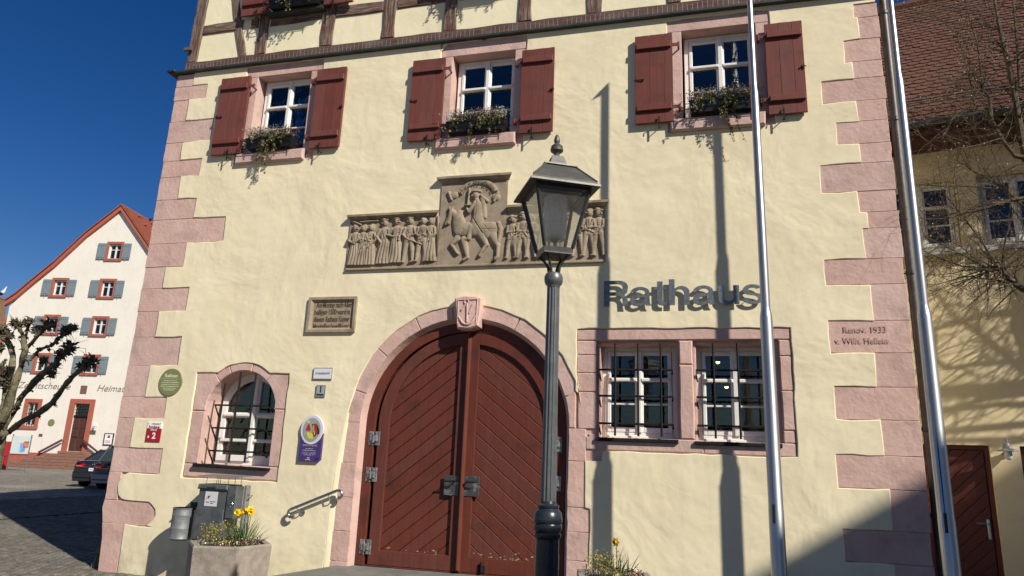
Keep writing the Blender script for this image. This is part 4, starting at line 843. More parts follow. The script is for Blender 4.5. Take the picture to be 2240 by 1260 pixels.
# --- planting helpers
def leafquad(mb, p, n, s, asp=.5, mi=0, fold=.25):
    n = n.normalized(); x, y = orient(n); a = random.uniform(0, 6.28); u = x*math.cos(a)+y*math.sin(a); v = n.cross(u)
    mb.add([p-u*s, p-v*s*asp+n*s*fold, p+u*s, p+v*s*asp+n*s*fold], [(0,1,2),(0,2,3)], mi)
def rv(): 
    while True:
        v = Vector((random.uniform(-1,1), random.uniform(-1,1), random.uniform(-1,1)))
        if .05 < v.length < 1: return v.normalized()
lg1, lg2 = mat('ivy_green', (.045,.062,.018), (.09,.10,.03), 30, .6), mat('ivy_yellow', (.30,.24,.07), (.20,.13,.04), 30, .6)
lh1, lh2 = mat('heather_rust', (.24,.085,.07), (.15,.08,.05), 30, .8), mat('silver_foliage', (.42,.44,.41), (.30,.33,.28), 30, .7)
def flower_box(cx, zb, yf, w_, label, ivy, seed):
    random.seed(seed); t = thing('flower_box', (cx, yf, zb), label, 'flower box', 'flower boxes at the upper windows')
    z0 = zb+.03
    a = MB(); a.add([(cx-w_/2,yf-.16,z0+.15),(cx+w_/2,yf-.16,z0+.15),(cx+w_/2,yf,z0+.15),(cx-w_/2,yf,z0+.15),(cx-w_/2+.02,yf-.145,z0),(cx+w_/2-.02,yf-.145,z0),(cx+w_/2-.02,yf-.01,z0),(cx-w_/2+.02,yf-.01,z0)], [(0,1,5,4),(1,2,6,5),(2,3,7,6),(3,0,4,7),(4,5,6,7)])
    a.box(cx-w_/2-.005, cx+w_/2+.005, yf-.166, yf-.15, z0+.135, z0+.155); a.box(cx-w_/2+.01,cx+w_/2-.01,yf-.15,yf-.01,z0+.12,z0+.13); a.build('trough', m_black, t)
    a = MB()
    for zz in (z0+.03, z0+.10): a.tube([(cx-w_/2-.06,yf,zz),(cx-w_/2-.06,yf-.18,zz),(cx+w_/2+.04,yf-.18,zz),(cx+w_/2+.04,yf,zz)], .005, 5)
    for xx in (cx-w_/2-.06, cx, cx+w_/2+.04): a.tube([(xx,yf-.18,z0-.02),(xx,yf-.18,z0+.12)], .006, 5)
    a.build('guard_rail', m_iron, t)
    f = MB()
    nn = 10
    for k in range(nn):                       # tufts of heather and silver leaf
        px = cx-w_/2+.04+(w_-.08)*(k+.5)/nn; kind = (k+seed)%3
        for i in range(230):
            b = Vector((px+random.gauss(0,.032), yf-.09+random.gauss(0,.04), z0+.13)); dr_ = Vector((random.gauss(0,.45), random.gauss(-.15,.45), 1)).normalized(); L_2 = random.uniform(.06,.19)
            p = b+dr_*L_2; leafquad(f, p, rv(), random.uniform(.009,.016), .5, 2 if kind == 1 else (3 if kind == 0 or random.random() < .5 else 0))
            if i % 8 == 0: f.tube([b, p], .0014, 3, 0)
    for s in range(14):                      # trailing ivy over the front
        px = cx+random.uniform(-.45,.45)*w_; p = Vector((px, yf-.15, z0+.16)); v = Vector((random.gauss(0,.3), -.5, .2)); n = random.randint(4,9)
        for i in range(n):
            p = p+v.normalized()*.028; v = v+Vector((random.gauss(0,.25), random.gauss(0,.12), -.45))
            for _ in range(3): leafquad(f, p+rv()*.015, rv()+Vector((0,-.5,0)), random.uniform(.012,.022), .75, random.choice((0,0,0,1)))
    for (ax, n, sw) in ivy:                   # long strands
        for s in range(3 if n > 10 else 2):
            p = Vector((cx+ax+random.gauss(0,.018), yf-.18, z0+.10)); v = Vector((0, -.35, -.6)); pts_ = [p.copy()]
            for i in range(int(n*random.uniform(.6,1.05))):
                v = v*.6+Vector((random.gauss(sw,.28), random.gauss(.02,.12), -1))*.5; p = p+v.normalized()*.034; pts_.append(p.copy())
                for _ in range(3 if i < n*.7 else 1): leafquad(f, p+rv()*.022*(1-.4*i/n), rv()+Vector((0,-.6,0)), random.uniform(.013,.024)*(1-.35*i/n), .72, random.choice((0,0,1,1 if i > 5 else 0)))
            f.tube(pts_, .0022, 3, 4, False)
    tag(f.build('plants', [lg1, lg2, lh2, lh1, mat('stem_brown', (.09,.05,.03), rough=.8)], t), kind='stuff')
    return t
flower_box(UP[0][0]-.035, UP[0][1], .02, .74, 'black window box with rusty heather and one long ivy strand, left window below the ledge', [(.02,20,-.12),(-.05,12,-.25),(.1,8,.1)], 3)
flower_box(UP[1][0]-.03, UP[1][1], .02, .80, 'bushiest window box with dark green ivy and silver tufts, middle window below the ledge', [(-.02,11,-.05),(.25,8,.1),(-.3,7,-.2)], 7)
flower_box(UP[2][0]+.03, UP[2][1], .02, .80, 'window box with red heather and long yellowing ivy, right window below the ledge', [(.04,17,.18),(-.28,6,-.15),(.0,10,0)], 12)
flower_box(-5.62, 8.02, -.05, .84, 'window box with hanging ivy at the top edge, in the timber framed storey', [(-.05,9,.0)], 21)
flower_box(-2.66, 8.02, -.05, .84, 'window box with trailing ivy in the timber framed storey, above the middle window', [(.0,9,.0),(-.3,8,0)], 23)
random.seed(99)

# --- downpipe
t = thing('downpipe', (2.36, .05, 0), 'tall dark grey rain pipe running down the right corner beside the flagpole', 'downpipe')
a = MB(); a.tube([(2.30,.10,7.6),(2.33,.10,7.2),(2.335,.10,.0)], .048, 12); a.build('pipe', mat('dark_zinc_pipe', (.075,.07,.062), (.11,.10,.09), 9, .5, .1, 30, metal=.5, c3=(.05,.045,.04), s3=3), t, smooth=True)
for zz in (6.95, 5.55, 3.72, 2.05, 1.2):
    a = MB(); a.lathe([(.05,zz),(.056,zz+.01),(.056,zz+.045),(.05,zz+.055)], 2.333, .10, 12); a.tube([(2.30,.10,zz+.025),(2.2,.12,zz+.025)], .008, 5); a.build('pipe_clamp', m_flash, t)

# --- flagpoles
def flagpole(x, y, label):
    t = thing('flagpole', (x, y, 0), label, 'flagpole', 'flagpoles in front of the town hall')
    a = MB(); 
    a.lathe([(.068,0),(.066,1.26),(.064,1.265),(.058,3.00),(.054,3.04),(.044,3.10),(.044,3.12),(.040,5.36),(.037,5.40),(.030,5.47),(.028,7.72),(.026,7.74),(.004,7.76)], x, y, 28)
    a.build('mast', m_alu, t, smooth=True)
    a = MB(); 
    for (z0, z1, r) in ((1.30,2.98,.0625),(3.14,5.34,.0425),(5.5,7.7,.029)):
        an_ = R(-112)
        a.box(x+r*math.cos(an_)-.004, x+r*math.cos(an_)+.005, y+r*math.sin(an_)-.002, y+r*math.sin(an_)+.006, z0, z1)
    a.build('flag_groove', m_rope, t)
    a = MB(); an_ = R(-112); px_, py_ = x+.066*math.cos(an_), y+.066*math.sin(an_); a.box(px_-.012, px_+.012, py_-.006, py_+.01, 1.15, 1.31, c=.004); a.build('rope_door', m_black, t)
    a = MB(); a.prism([(x-.17,7.60),(x-.06,7.72),(x+.03,7.81),(x+.035,7.70),(x-.03,7.66)], y-.012, y+.012, .003); a.build('top_arm', m_alu, t)
    return t
flagpole(.695, -1.13, 'silver flagpole crossing the last window and the s of the Rathaus letters')
flagpole(2.05, -1.13, 'silver flagpole standing in front of the right corner stones and downpipe')

# --- street lamp
LX, LY, LR = -.905, -3.5, R(28)
t = thing('street_lamp', (LX, LY, 0), 'old style street lamp with four sided lantern on a fluted post before the door', 'street lamp')
flute = lambda k: 1.0 if k % 4 < 2 else .90
a = MB(); a.lathe([(.050,1.335),(.0475,1.8),(.043,2.76)], LX, LY, 48, star=flute); a.build('fluted_shaft', m_pole_paint, t, smooth=False)
a = MB(); a.lathe([(.19,-.16),(.19,.05),(.15,.10),(.13,.30),(.12,.34),(.078,.42),(.075,.95),(.074,1.13),(.078,1.135),(.086,1.15),(.086,1.165),(.078,1.17),(.083,1.178),(.091,1.195),(.091,1.215),(.086,1.225),(.091,1.232),(.093,1.25),(.086,1.29),(.074,1.305),(.066,1.315),(.070,1.322),(.070,1.335),(.054,1.345),(.05,1.36)], LX, LY, 28); a.build('post_base', m_base_paint, t, smooth=True)
a = MB(); a.lathe([(.044,2.755),(.045,2.765),(.058,2.78),(.0645,2.80),(.064,2.83),(.055,2.85),(.03,2.862)], LX, LY, 24); a.build('collar', m_pole_paint, t, smooth=True)
TL = Matrix.Translation((LX, LY, 0)) @ Matrix.Rotation(LR, 4, 'Z')
def frustum(mb, h0, z0, h1, z1, mi=0, cap=True):
    mb.add([(sx*h0, sy*h0, z0) for sx, sy in ((-1,-1),(1,-1),(1,1),(-1,1))]+[(sx*h1, sy*h1, z1) for sx, sy in ((-1,-1),(1,-1),(1,1),(-1,1))],
           [(0,1,5,4),(1,2,6,5),(2,3,7,6),(3,0,4,7)]+([(3,2,1,0),(4,5,6,7)] if cap else []), mi)
LAMP = t
for sx, sy in ((-1,-1),(1,-1),(1,1),(-1,1)):
    a = MB(TL); a.tube([(sx*.026,sy*.026,2.855),(sx*.032,sy*.032,2.90),(sx*.055,sy*.055,2.95),(sx*.088,sy*.088,2.985)], [.011,.010,.009,.009], 8); a.build('support_arm', m_lframe, t, smooth=True)
a = MB(TL); frustum(a, .100, 2.985, .104, 3.02); frustum(a, .10, 2.975, .10, 2.985); a.build('lantern_base', m_lframe, t)
hb, ht, zb_, zt_ = .100, .188, 3.02, 3.425
for sx, sy in ((-1,-1),(1,-1),(1,1),(-1,1)):
    a = MB(TL); a.tube([(sx*hb,sy*hb,zb_),(sx*ht,sy*ht,zt_)], .0145, 4); a.build('corner_bar', m_lframe, t)
    a = MB(TL); a.box(sx*ht*.99-.012, sx*ht*.99+.012, sy*ht*.99-.012, sy*ht*.99+.012, zt_-.03, zt_+.01, c=.004); a.build('corner_block', m_lframe, t)
for k in range(4):
    Tk = TL @ Matrix.Rotation(k*math.pi/2, 4, 'Z'); a = MB(Tk); a.quad((-hb,-hb+.002,zb_),(hb,-hb+.002,zb_),(ht,-ht+.002,zt_),(-ht,-ht+.002,zt_)); a.build('glass_pane', m_lglass, t)
    a = MB(Tk); a.box(-ht+.01, ht-.01, -ht-.006, -ht+.010, zt_-.012, zt_+.012); a.build('top_rail', m_lframe, t)
a = MB(TL); frustum(a, .248, 3.432, .245, 3.448); frustum(a, .236, 3.448, .226, 3.47); frustum(a, .226, 3.47, .105, 3.615); a.build('lantern_roof', m_lroof, t)
a = MB(TL); 
for sx, sy in ((-1,-1),(1,-1),(1,1),(-1,1)): a.tube([(sx*.227,sy*.227,3.472),(sx*.106,sy*.106,3.617)], .006, 6)
a.build('roof_seam', m_lroof, t)
a = MB(TL); frustum(a, .122, 3.612, .120, 3.624); frustum(a, .112, 3.624, .06, 3.652); frustum(a, .06, 3.652, .045, 3.70); frustum(a, .045, 3.70, .04, 3.715); a.build('chimney_cap', m_lroof, t)
a = MB(); a.lathe([(.022,3.71),(.02,3.74),(.026,3.75),(.045,3.765),(.047,3.78),(.04,3.79),(.043,3.80),(.028,3.815),(.016,3.825),(.020,3.835),(.022,3.85),(.017,3.875),(.009,3.892),(.001,3.898)], LX, LY, 20); a.build('finial', m_lroof, t, smooth=True)
a = MB(); a.lathe([(.075,3.10),(.082,3.12),(.082,3.40),(.078,3.42)], LX, LY, 24); a.build('frosted_cylinder', dusty_glass('frosted_glass', (.50,.51,.54), .55, .8), t, smooth=True)
a = MB(); a.lathe([(.048,3.12),(.052,3.14),(.052,3.32),(.03,3.35)], LX, LY, 20); a.build('inner_tube', m_frost, t, smooth=True)
a = MB(); a.tube([(LX,LY,3.02),(LX,LY,3.085)], .009, 8); a.lathe([(.014,3.075),(.033,3.10),(.036,3.118),(.03,3.12)], LX, LY, 14); a.build('lamp_holder', m_black, t)
a = MB(TL); a.box(-.15,.15,-.15,.15,3.408,3.424); a.build('gear_tray', m_lframe, t)

LAMP.scale = (.911, .911, .911); LAMP.location = (LX*.911, -8+4.5*.911, 1.6*(1-.911))

# --- dispenser box and litter bin
yb = -.42
t = thing('waste_dispenser', (-5.75, yb, 0), 'dark grey metal dispenser box with slanted rain roof and white sticker below the arched window', 'dispenser')
q = lambda px, py, y=yb: W(340+px/5.727, 1030+py/5.727, y)
(xa, za), (xb, zb_2) = q(545,175), q(905,175); xa, xb = q(495,600)[0], q(860,600)[0]; zt2 = q(730,180)[1]; zb2 = q(650,900)[1]
a = MB(); a.box(xa, xb, yb, yb+.26, zb2, zt2-.035, c=.012); a.build('cabinet', m_bin, t)
a = MB(); a.box(xa+.005, xb-.012, yb-.014, yb-.001, zb2+.03, zt2-.27, c=.005); a.build('door', m_bin, t)
a = MB(); a.prism([(xa-.01,zt2-.05),(xb+.01,zt2-.05),(xb+.005,zt2+.01),(xa-.0,zt2+.01)], yb-.03, yb+.27, .012); a.build('hood', m_bin, t)
a = MB(); a.box((xa+xb)/2-.07, (xa+xb)/2+.05, yb-.0335, yb-.0305, zt2-.035, zt2-.022); a.build('slot', m_black, t)
a = MB(); a.box((xa+xb)/2-.10, (xa+xb)/2+.075, yb-.0045, yb-.001, zt2-.245, zt2-.075); o = a.build('sticker', mat('sticker_white', (.62,.60,.62), rough=.6), t)
a = MB(); sx0 = (xa+xb)/2-.10; a.sphere((sx0+.05,yb-.004,zt2-.14), .016, 8, sz=(1,.1,1.3)); a.tube([(sx0+.02,yb-.005,zt2-.16),(sx0+.085,yb-.005,zt2-.12)], .003, 4); text(a, 'Markt', sx0+.02, zt2-.205, yb-.0055, .02); text(a, 'Bitte sauber', sx0+.085, zt2-.195, yb-.0055, .016, width=.07); text(a, 'halten', sx0+.085, zt2-.215, yb-.0055, .016); a.build('print', mat('sticker_ink', (.06,.05,.14), rough=.6), o)
(xc0, _), (xc1, _) = q(905,400), q(1000,400)
xc0 = xb+.012; xc1 = xc0+.125
a = MB(); a.box(xc0, xc1, yb-.02, yb+.12, q(900,598)[1], zt2+.0, c=.008); o = a.build('bag_dispenser', m_bin, t)
a = MB(); a.box(xc0+.03, xc1-.03, yb-.024, yb-.021, zt2-.13, zt2-.03); a.sphere(((xc0+xc1)/2,yb-.02,zt2-.20), .035, 12, 1, (1,.25,.5)); a.sphere(((xc0+xc1)/2,yb-.02,zt2-.235), .01, 8, 1, (1,.6,1)); a.build('lock', [m_bin, m_steel], o)
a = MB(); a.box(xc1+.002, xc1+.04, yb+.12, yb+.2, 0, zt2+.01, c=.004); a.box(xa+.06, xa+.1, yb+.12, yb+.2, 0, zb2, c=.003); a.box(xb-.08, xb-.04, yb+.12, yb+.2, 0, zb2, c=.003); a.build('mount_post', m_galv, t)
zr_ = q(815,60)[1]
a = MB(); a.add([(xa-.0,yb-.06,zr_-.015),(xc1+.03,yb-.06,zr_-.015),(xc1+.03,yb+.22,zr_-.0),(xa,yb+.22,zr_-.0)]+[(xa-.0,yb-.06,zr_-.008),(xc1+.03,yb-.06,zr_-.008),(xc1+.03,yb+.22,zr_+.007),(xa,yb+.22,zr_+.007)], [(0,1,2,3),(7,6,5,4),(0,4,5,1),(1,5,6,2),(2,6,7,3),(3,7,4,0)]); a.build('rain_roof', m_galv, t)
for xx in (xa+.08, xa+.22, xa+.245, xa+.27, xb-.02, xc0+.06, xc1+.02):
    a = MB(); a.tube([(xx,yb+.02,zt2),(xx,yb+.02,zr_+.0)], .0035, 4); a.build('roof_rod', m_iron, t)
a = MB(); a.tube([(xc1+.03,yb+.15,zt2-.10),(xc1+.11,yb+.15,zt2-.10),(xc1+.03,yb+.15,zt2-.18)], .005, 5); a.build('side_hook', m_iron, t)
bx0, bx1 = q(165,470)[0], q(425,470)[0]; bxc = (q(150,620)[0]+q(400,620)[0])/2-.01; br = .122; bzt, bzb = q(290,465)[1], q(230,860)[1]
t = thing('litter_bin', (bxc, yb+.10, bzb), 'round galvanised litter bin hanging left of the dark grey dispenser box', 'litter bin')
byc = yb+.10
a = MB(); a.lathe([(.10,bzb-.015),(br,bzb),(br+.004,bzb+.01),(br,bzb+.02),(br,bzb+.12),(br+.0015,bzb+.125),(br,bzb+.13),(br,bzt-.09),(br+.0015,bzt-.085),(br,bzt-.08),(br,bzt-.01),(br+.008,bzt-.008),(br+.008,bzt),(br-.004,bzt),(br-.006,bzt-.3),(.0,bzt-.3)], bxc, byc, 36); a.build('bin_body', m_galv, t, smooth=True)
a = MB(); a.box(bxc+.06, xa+.0, byc+.02, byc+.08, bzt-.02, bzt+.07, c=.006); a.build('bin_bracket', m_black, t)

# --- concrete planters with spring flowers
f_yel = mat('daffodil_yellow', (.85,.62,.015), (.80,.50,.01), 20, .55); f_grn = mat('daffodil_leaf', (.06,.11,.035), (.10,.14,.05), 14, .5, stretch=(4,4,.6)); f_moss = mat('golden_foliage', (.36,.27,.035), (.22,.20,.05), 30, .7); f_wht = mat('white_petals', (.78,.76,.68), rough=.6)
f_red = mat('dark_red_petals', (.20,.015,.02), rough=.6); f_pur = mat('purple_petals', (.07,.03,.20), rough=.6); f_pink = mat('magenta_petals', (.35,.02,.12), rough=.6); f_soil = mat('potting_soil', (.035,.025,.018), (.06,.045,.03), 40, .95, .8, 60)
def daffodil(f, p, h, lean, blooms=True):
    for k in range(7):
        a = random.uniform(0,6.28); d2 = Vector((math.cos(a)*.28, math.sin(a)*.28, 1))+Vector((lean,0,0)); L_2 = h*random.uniform(.7,1.05); pts_ = [p+Vector((math.cos(a)*.01, math.sin(a)*.01, 0))]
        for i in range(5): pts_.append(pts_[-1]+d2.normalized()*L_2/5); d2 = d2+Vector((math.cos(a)*.10,math.sin(a)*.10,-.12))
        for i in range(5):
            w0 = .007*(1-(i/5)**2); w1 = .007*(1-((i+1)/5)**2); sd = Vector((-math.sin(a), math.cos(a), 0))
            f.add([pts_[i]-sd*w0, pts_[i]+sd*w0, pts_[i+1]+sd*w1, pts_[i+1]-sd*w1], [(0,1,2,3)], 1)
    if blooms:
        top = p+Vector((lean*.1+random.gauss(0,.015), random.gauss(0,.01), h)); f.tube([p, p.lerp(top,.5)+Vector((.004,0,0)), top], .004, 5, 1)
        fd = Vector((random.gauss(0,.5), -1, random.uniform(-.1,.3))).normalized(); c = top+fd*.012; x, y = orient(fd)
        for k in range(6):
            an_ = k*math.pi/3; u = x*math.cos(an_)+y*math.sin(an_); v = fd.cross(u)
            f.add([c, c+u*.022-v*.019, c+u*.046-fd*.004, c+u*.022+v*.019], [(0,1,2),(0,2,3)], 0)
        f.tube([c, c+fd*.028, c+fd*.034], [.010,.015,.021], 8, 0, False)
def planter(cx, cy, h, r, rot, label, seed, daffs, sx=1.0, z0=0.0, lush=1.0):
    random.seed(seed); t = thing('planter', (cx, cy, z0), label, 'planter', 'concrete planters at the door')
    hx = lambda rr, z: [(cx+rr*math.cos(rot+k*math.pi/3)*sx, cy+rr*math.sin(rot+k*math.pi/3), z) for k in range(6)]
    a = MB(); V = hx(r*.94,z0)+hx(r,z0+h-.02)+hx(r-.012,z0+h)+hx(r-.075,z0+h-.004)+hx(r-.085,z0+h-.08); Fs = []
    for l in range(4):
        for k in range(6): j = (k+1)%6; Fs.append((l*6+k, l*6+j, (l+1)*6+j, (l+1)*6+k))
    a.add(V, Fs); a.build('concrete_tub', m_concrete, t)
    a = MB(); a.add(hx(r-.083, z0+h-.045), [(0,1,2,3,4,5)]); a.build('soil', f_soil, t)
    f = MB(); zs = z0+h-.045
    for k in range(int(900*lush)):
        an_ = random.uniform(0,6.28); rr2 = (r-.13)*math.sqrt(random.random()); b = Vector((cx+rr2*math.cos(an_)*sx, cy+rr2*math.sin(an_), zs)); u = (b.x-cx)/r
        hh = random.uniform(.02,.10)+(.08 if u < .05 else 0)*random.random()*2
        p = b+Vector((random.gauss(0,.015), random.gauss(0,.015)-.02, hh))
        mi = 2 if (u < .25 and hh > .06) else random.choice((5,5,2,3 if u > -.3 else 5)); 
        if random.random() < .10 and hh < .09: mi = 3
        if u > .25 and random.random() < .35: mi = 4
        if u > .5 and random.random() < .3: mi = 7
        if u < -.3 and hh < .06 and random.random() < .5: mi = 6
        leafquad(f, p, rv(), random.uniform(.007,.014), .7, mi)
        if k % 5 == 0: f.tube([b, p], .0018, 3, 5)
    for (dx, dy, hh, ln, bl) in daffs: daffodil(f, Vector((cx+dx, cy+dy, zs)), hh, ln, bl)
    tag(f.build('flowers', [f_yel, f_grn, f_moss, f_wht, f_red, mat('low_foliage', (.05,.075,.03), (.08,.10,.04), 30, .7), f_pur, f_pink], t), kind='stuff')
P1 = at(500,1192,-1.25)
planter(-4.79, -1.2, .645, .445, R(-46), 'larger concrete planter with daffodils below the dispenser box, left of the door', 5, [(.07,.06,.36,.05,True),(.12,.10,.37,.0,True),(.03,.10,.33,-.1,True),(.16,.02,.36,.1,True),(.10,0,.34,.0,True),(.14,.05,.38,.05,True),(.05,-.02,.35,-.05,True),(.2,.05,.30,.6,False),(.22,.1,.26,.9,False)], sx=1.0)
P2 = at(1330,1245,-1.25)
planter(P2.x+.03, -1.0, .60, .40, R(-20), 'smaller concrete planter with one daffodil at the bottom edge, right of the door', 9, [(.02,.02,.33,-.15,True),(.12,0,.30,.35,False),(.05,.05,.30,.2,False)], sx=1.0, lush=.8)

# --- ramp slab before the door and guard stone at the corner
a = MB(); a.add([(-5.35,-.02,.06),(-4.15,-.02,.31),(-1.0,-.02,.32),(2.1,-.02,.10),(-5.5,-1.0,.0),(-4.2,-1.25,.30),(-1.0,-1.25,.31),(2.1,-1.0,.0),(-4.15,.3,.315),(-1.2,.3,.32)], [(0,4,5,1),(1,5,6,2),(2,6,7,3),(1,2,9,8)])
a.add([(-4.2,-1.25,.30),(-1.0,-1.25,.31),(-1.0,-1.25,0),(-4.2,-1.25,0),(-5.5,-1.0,0),(2.1,-1.0,0)], [(0,1,2,3),(4,0,3),(1,5,2)])
tag(a.build('door_ramp', m_step), kind='structure')
t = MB(); A = gnd(206,1241,.0); B = at(231,1150,A.y+.25)
t.tube([(A.x,A.y,-.02),(A.x+.03,A.y+.02,.22),(A.x+.08,A.y+.06,.45),(A.x+.13,A.y+.1,.66)], [.05,.042,.034,.02], 7)
tag(t.build('guard_stone', mat('mossy_stone', (.17,.17,.12), (.08,.08,.05), 14, .95, .9, 40)), 'thin weathered grey guard stone leaning on the left foot of the building', 'guard stone')

# ================================================================== WHITE GABLED BARN ACROSS THE SQUARE
random.seed(41)
TB = Matrix(((.985,-.169,0,-41.2),(.169,.985,0,29.8),(0,0,1,0),(0,0,0,1)))
def tb(*a): return TB @ Vector(a)
t = barn = thing('gabled_barn', tuple(tb(2,0,0)), 'tall white gabled barn with red window frames and grey shutters across the square', 'building')
rake = [(9.35,10.55),(8.4,11.1),(7.0,12.1),(2.03,17.85),(-.27,15.72),(-2.22,13.5),(-3.65,12.12),(-4.5,11.25),(-5.0,10.7)]
bw = [(cx-.42, cx+.42, z0, z1) for cx, z0, z1 in ((2.02,14.28,15.32),(-1.55,11.58,12.62),(1.98,11.55,12.62),(-1.62,8.93,9.98),(1.93,8.90,9.95),(-1.72,6.28,7.3),(1.82,6.25,7.3))]
win0 = (-2.12,-1.36,2.62,4.15); dr0 = (1.24,2.30,1.08,4.18)
a = MB(TB); hl3 = [rect(*h)[::-1] for h in [(r[0]-.03, r[1]+.03, r[2]-.02, r[3]+.03) for r in bw]+[win0, dr0]]
add_front(a, curve_mesh([[(-4.68,-.1),(9.0,-.1)]+rake]+hl3, .3), y=.15); a.box(-4.68,-4.4,.31,16,-.1,10.4); a.box(8.8,9.0,.31,16,-.1,10.3)
a.build('wall', m_barnwall, t)
a = MB(TB); a.box(-4.3,8.6,1.3,1.4,0,10.3); a.box(-2.4,6.4,1.3,1.4,10.3,12.8); a.box(.6,3.4,1.3,1.4,12.8,15.8); a.build('room_shell', m_room, t)
a = MB(TB)
def offs(P, d): 
    out = []
    for i, p in enumerate(P):
        q0, q1 = Vector(P[max(i-1,0)]), Vector(P[min(i+1,len(P)-1)]); v = (q1-q0).normalized(); out.append((p[0]+v.y*d, p[1]-v.x*d))
    return out
lft = [(2.03,17.89),(-.27,15.8),(-2.22,13.58),(-3.65,12.2),(-4.5,11.32),(-5.25,10.75)]; rgt_ = [(2.03,17.89),(7.0,12.15),(8.4,11.15),(9.5,10.5)]
for P, s in ((lft, 1), (rgt_, -1)):
    up2 = [(x, z+.24) for x, z in P]; dn = [(x, z-.06) for x, z in P]
    for i in range(len(P)-1): a.prism([dn[i], dn[i+1], up2[i+1], up2[i]], -.22, .02)
a.build('bargeboard', m_barntrim, t)
a = MB(TB)
for P in (lft, rgt_):
    for i in range(len(P)-1):
        (x0, z0), (x1, z1) = P[i], P[i+1]
        a.add([(x0,-.28,z0+.31),(x1,-.28,z1+.31),(x1,22,z1+.31),(x0,22,z0+.31),(x0,-.28,z0+.40),(x1,-.28,z1+.40),(x1,22,z1+.40),(x0,22,z0+.40)], [(0,1,2,3),(4,7,6,5),(0,4,5,1),(2,6,7,3),(0,3,7,4)])
rf_ = a.build('roof', m_red_tile, t)
a = MB(TB)                                      # rows of tiles and small vent tiles on the visible slope
(x0, z0), (x1, z1) = rgt_[0], rgt_[1]
for k in range(30):
    f0 = k/30; a.add([(x0+(x1-x0)*f0,-.27,z0+(z1-z0)*f0+.415),(x0+(x1-x0)*f0,22,z0+(z1-z0)*f0+.415),(x0+(x1-x0)*(f0+.036),22,z0+(z1-z0)*(f0+.036)+.46),(x0+(x1-x0)*(f0+.036),-.27,z0+(z1-z0)*(f0+.036)+.46)], [(0,1,2,3)])
for y in np.arange(1.2,14,1.6):
    for f0 in (.07,.19): a.box(x0+(x1-x0)*f0-.12, x0+(x1-x0)*f0+.14, y, y+.22, z0+(z1-z0)*f0+.42, z0+(z1-z0)*f0+.56)
tag(a.build('tile_courses', m_red_tile, t), kind='stuff')
def trim_window(r, tw, shut=True, grille_=False):
    x0, x1, z0, z1 = r
    f = MB(TB); f.box(x0-tw,x0,-.05,.1,z0,z1+tw); f.box(x1,x1+tw,-.05,.1,z0,z1+tw); f.box(x0,x1,-.05,.1,z1,z1+tw); f.box(x0-tw-.02,x1+tw+.02,-.10,.1,z0-tw*.9,z0)
    f = f.build('window', m_barntrim, t)
    w_ = MB(TB); w_.box(x0,x0+.07,.13,.18,z0,z1); w_.box(x1-.07,x1,.13,.18,z0,z1); w_.box(x0+.07,x1-.07,.13,.18,z1-.07,z1); w_.box(x0+.07,x1-.07,.13,.18,z0,z0+.08); xm_ = (x0+x1)/2; w_.box(xm_-.05,xm_+.05,.12,.17,z0+.08,z1-.07)
    w_.box(x0+.07,xm_-.05,.14,.17,z0+(z1-z0)*.62,z0+(z1-z0)*.62+.045); w_.box(xm_+.05,x1-.07,.14,.17,z0+(z1-z0)*.62,z0+(z1-z0)*.62+.045); w_.build('window_frame', m_white, f)
    p = MB(TB); p.box(x0+.07,xm_-.05,.175,.185,z0+.08,z1-.07); p.build('pane', m_glass, f); p = MB(TB); p.box(xm_+.05,x1-.07,.175,.185,z0+.08,z1-.07); p.build('pane', m_glass, f)
    if shut:
        for (a0, a1) in ((x0-tw-.62, x0-tw+.0), (x1+tw-.0, x1+tw+.62)):
            s = MB(TB); s.box(a0,a1,-.10,-.065,z0-.02,z1+.03); s.box(a0+.03,a1-.03,-.115,-.101,z1-.16,z1-.10); s.box(a0+.03,a1-.03,-.115,-.101,z0+.08,z0+.14); s.box((a0+a1)/2-.01,(a0+a1)/2+.01,-.12,-.09,z0-.10,z0-.02); s.build('shutter', m_greyshut, f)
    if grille_:
        for k in range(1,4): s = MB(TB); s.box(x0+(x1-x0)*k/4-.012,x0+(x1-x0)*k/4+.012,-.02,.0,z0,z1); s.build('bar', m_iron, f)
        for k in range(1,6): s = MB(TB); s.box(x0,x1,-.035,-.021,z0+(z1-z0)*k/6-.012,z0+(z1-z0)*k/6+.012); s.build('bar', m_iron, f)
for r in bw: trim_window((r[0]-.03, r[1]+.03, r[2]-.02, r[3]+.03), .17)
trim_window(win0, .24, False, True)
x0, x1, z0, z1 = dr0
a = MB(TB); a.box(x0-.36,x0,-.06,.12,.95,z1+.30); a.box(x1,x1+.34,-.06,.12,.95,z1+.30); a.box(x0,x1,-.06,.12,z1,z1+.30); df = a.build('door_frame', m_barntrim, t)
mbd = mat('brown_barn_door', (.06,.022,.014), (.085,.033,.02), 6, .6, .3, 20, stretch=(6,6,.6))
for (a0, a1) in ((x0,(x0+x1)/2-.008),((x0+x1)/2+.008,x1)):
    a = MB(TB); a.box(a0,a1,.10,.15,z0,3.28,c=.01)
    for zc_ in ((z0+.12,z0+.75),(z0+.87,z0+1.35),(z0+1.47,3.18)): a.box(a0+.08,a1-.08,.075,.099,zc_[0],zc_[1],c=.015)
    a.build('door_leaf', mbd, df)
a = MB(TB); a.box(x0,x1,.02,.16,3.29,3.42,c=.02)
for k in range(1,6): a.box(x0+(x1-x0)*k/6-.012,x0+(x1-x0)*k/6+.012,.04,.06,3.42,z1)
for k in range(1,4): a.box(x0,x1,.061,.075,3.42+(z1-3.42)*k/4-.012,3.42+(z1-3.42)*k/4+.012)
a.build('transom_grille', m_iron, df)
a = MB(TB); a.box(x0,x1,.17,.18,3.42,z1); a.build('pane', m_glass, df)
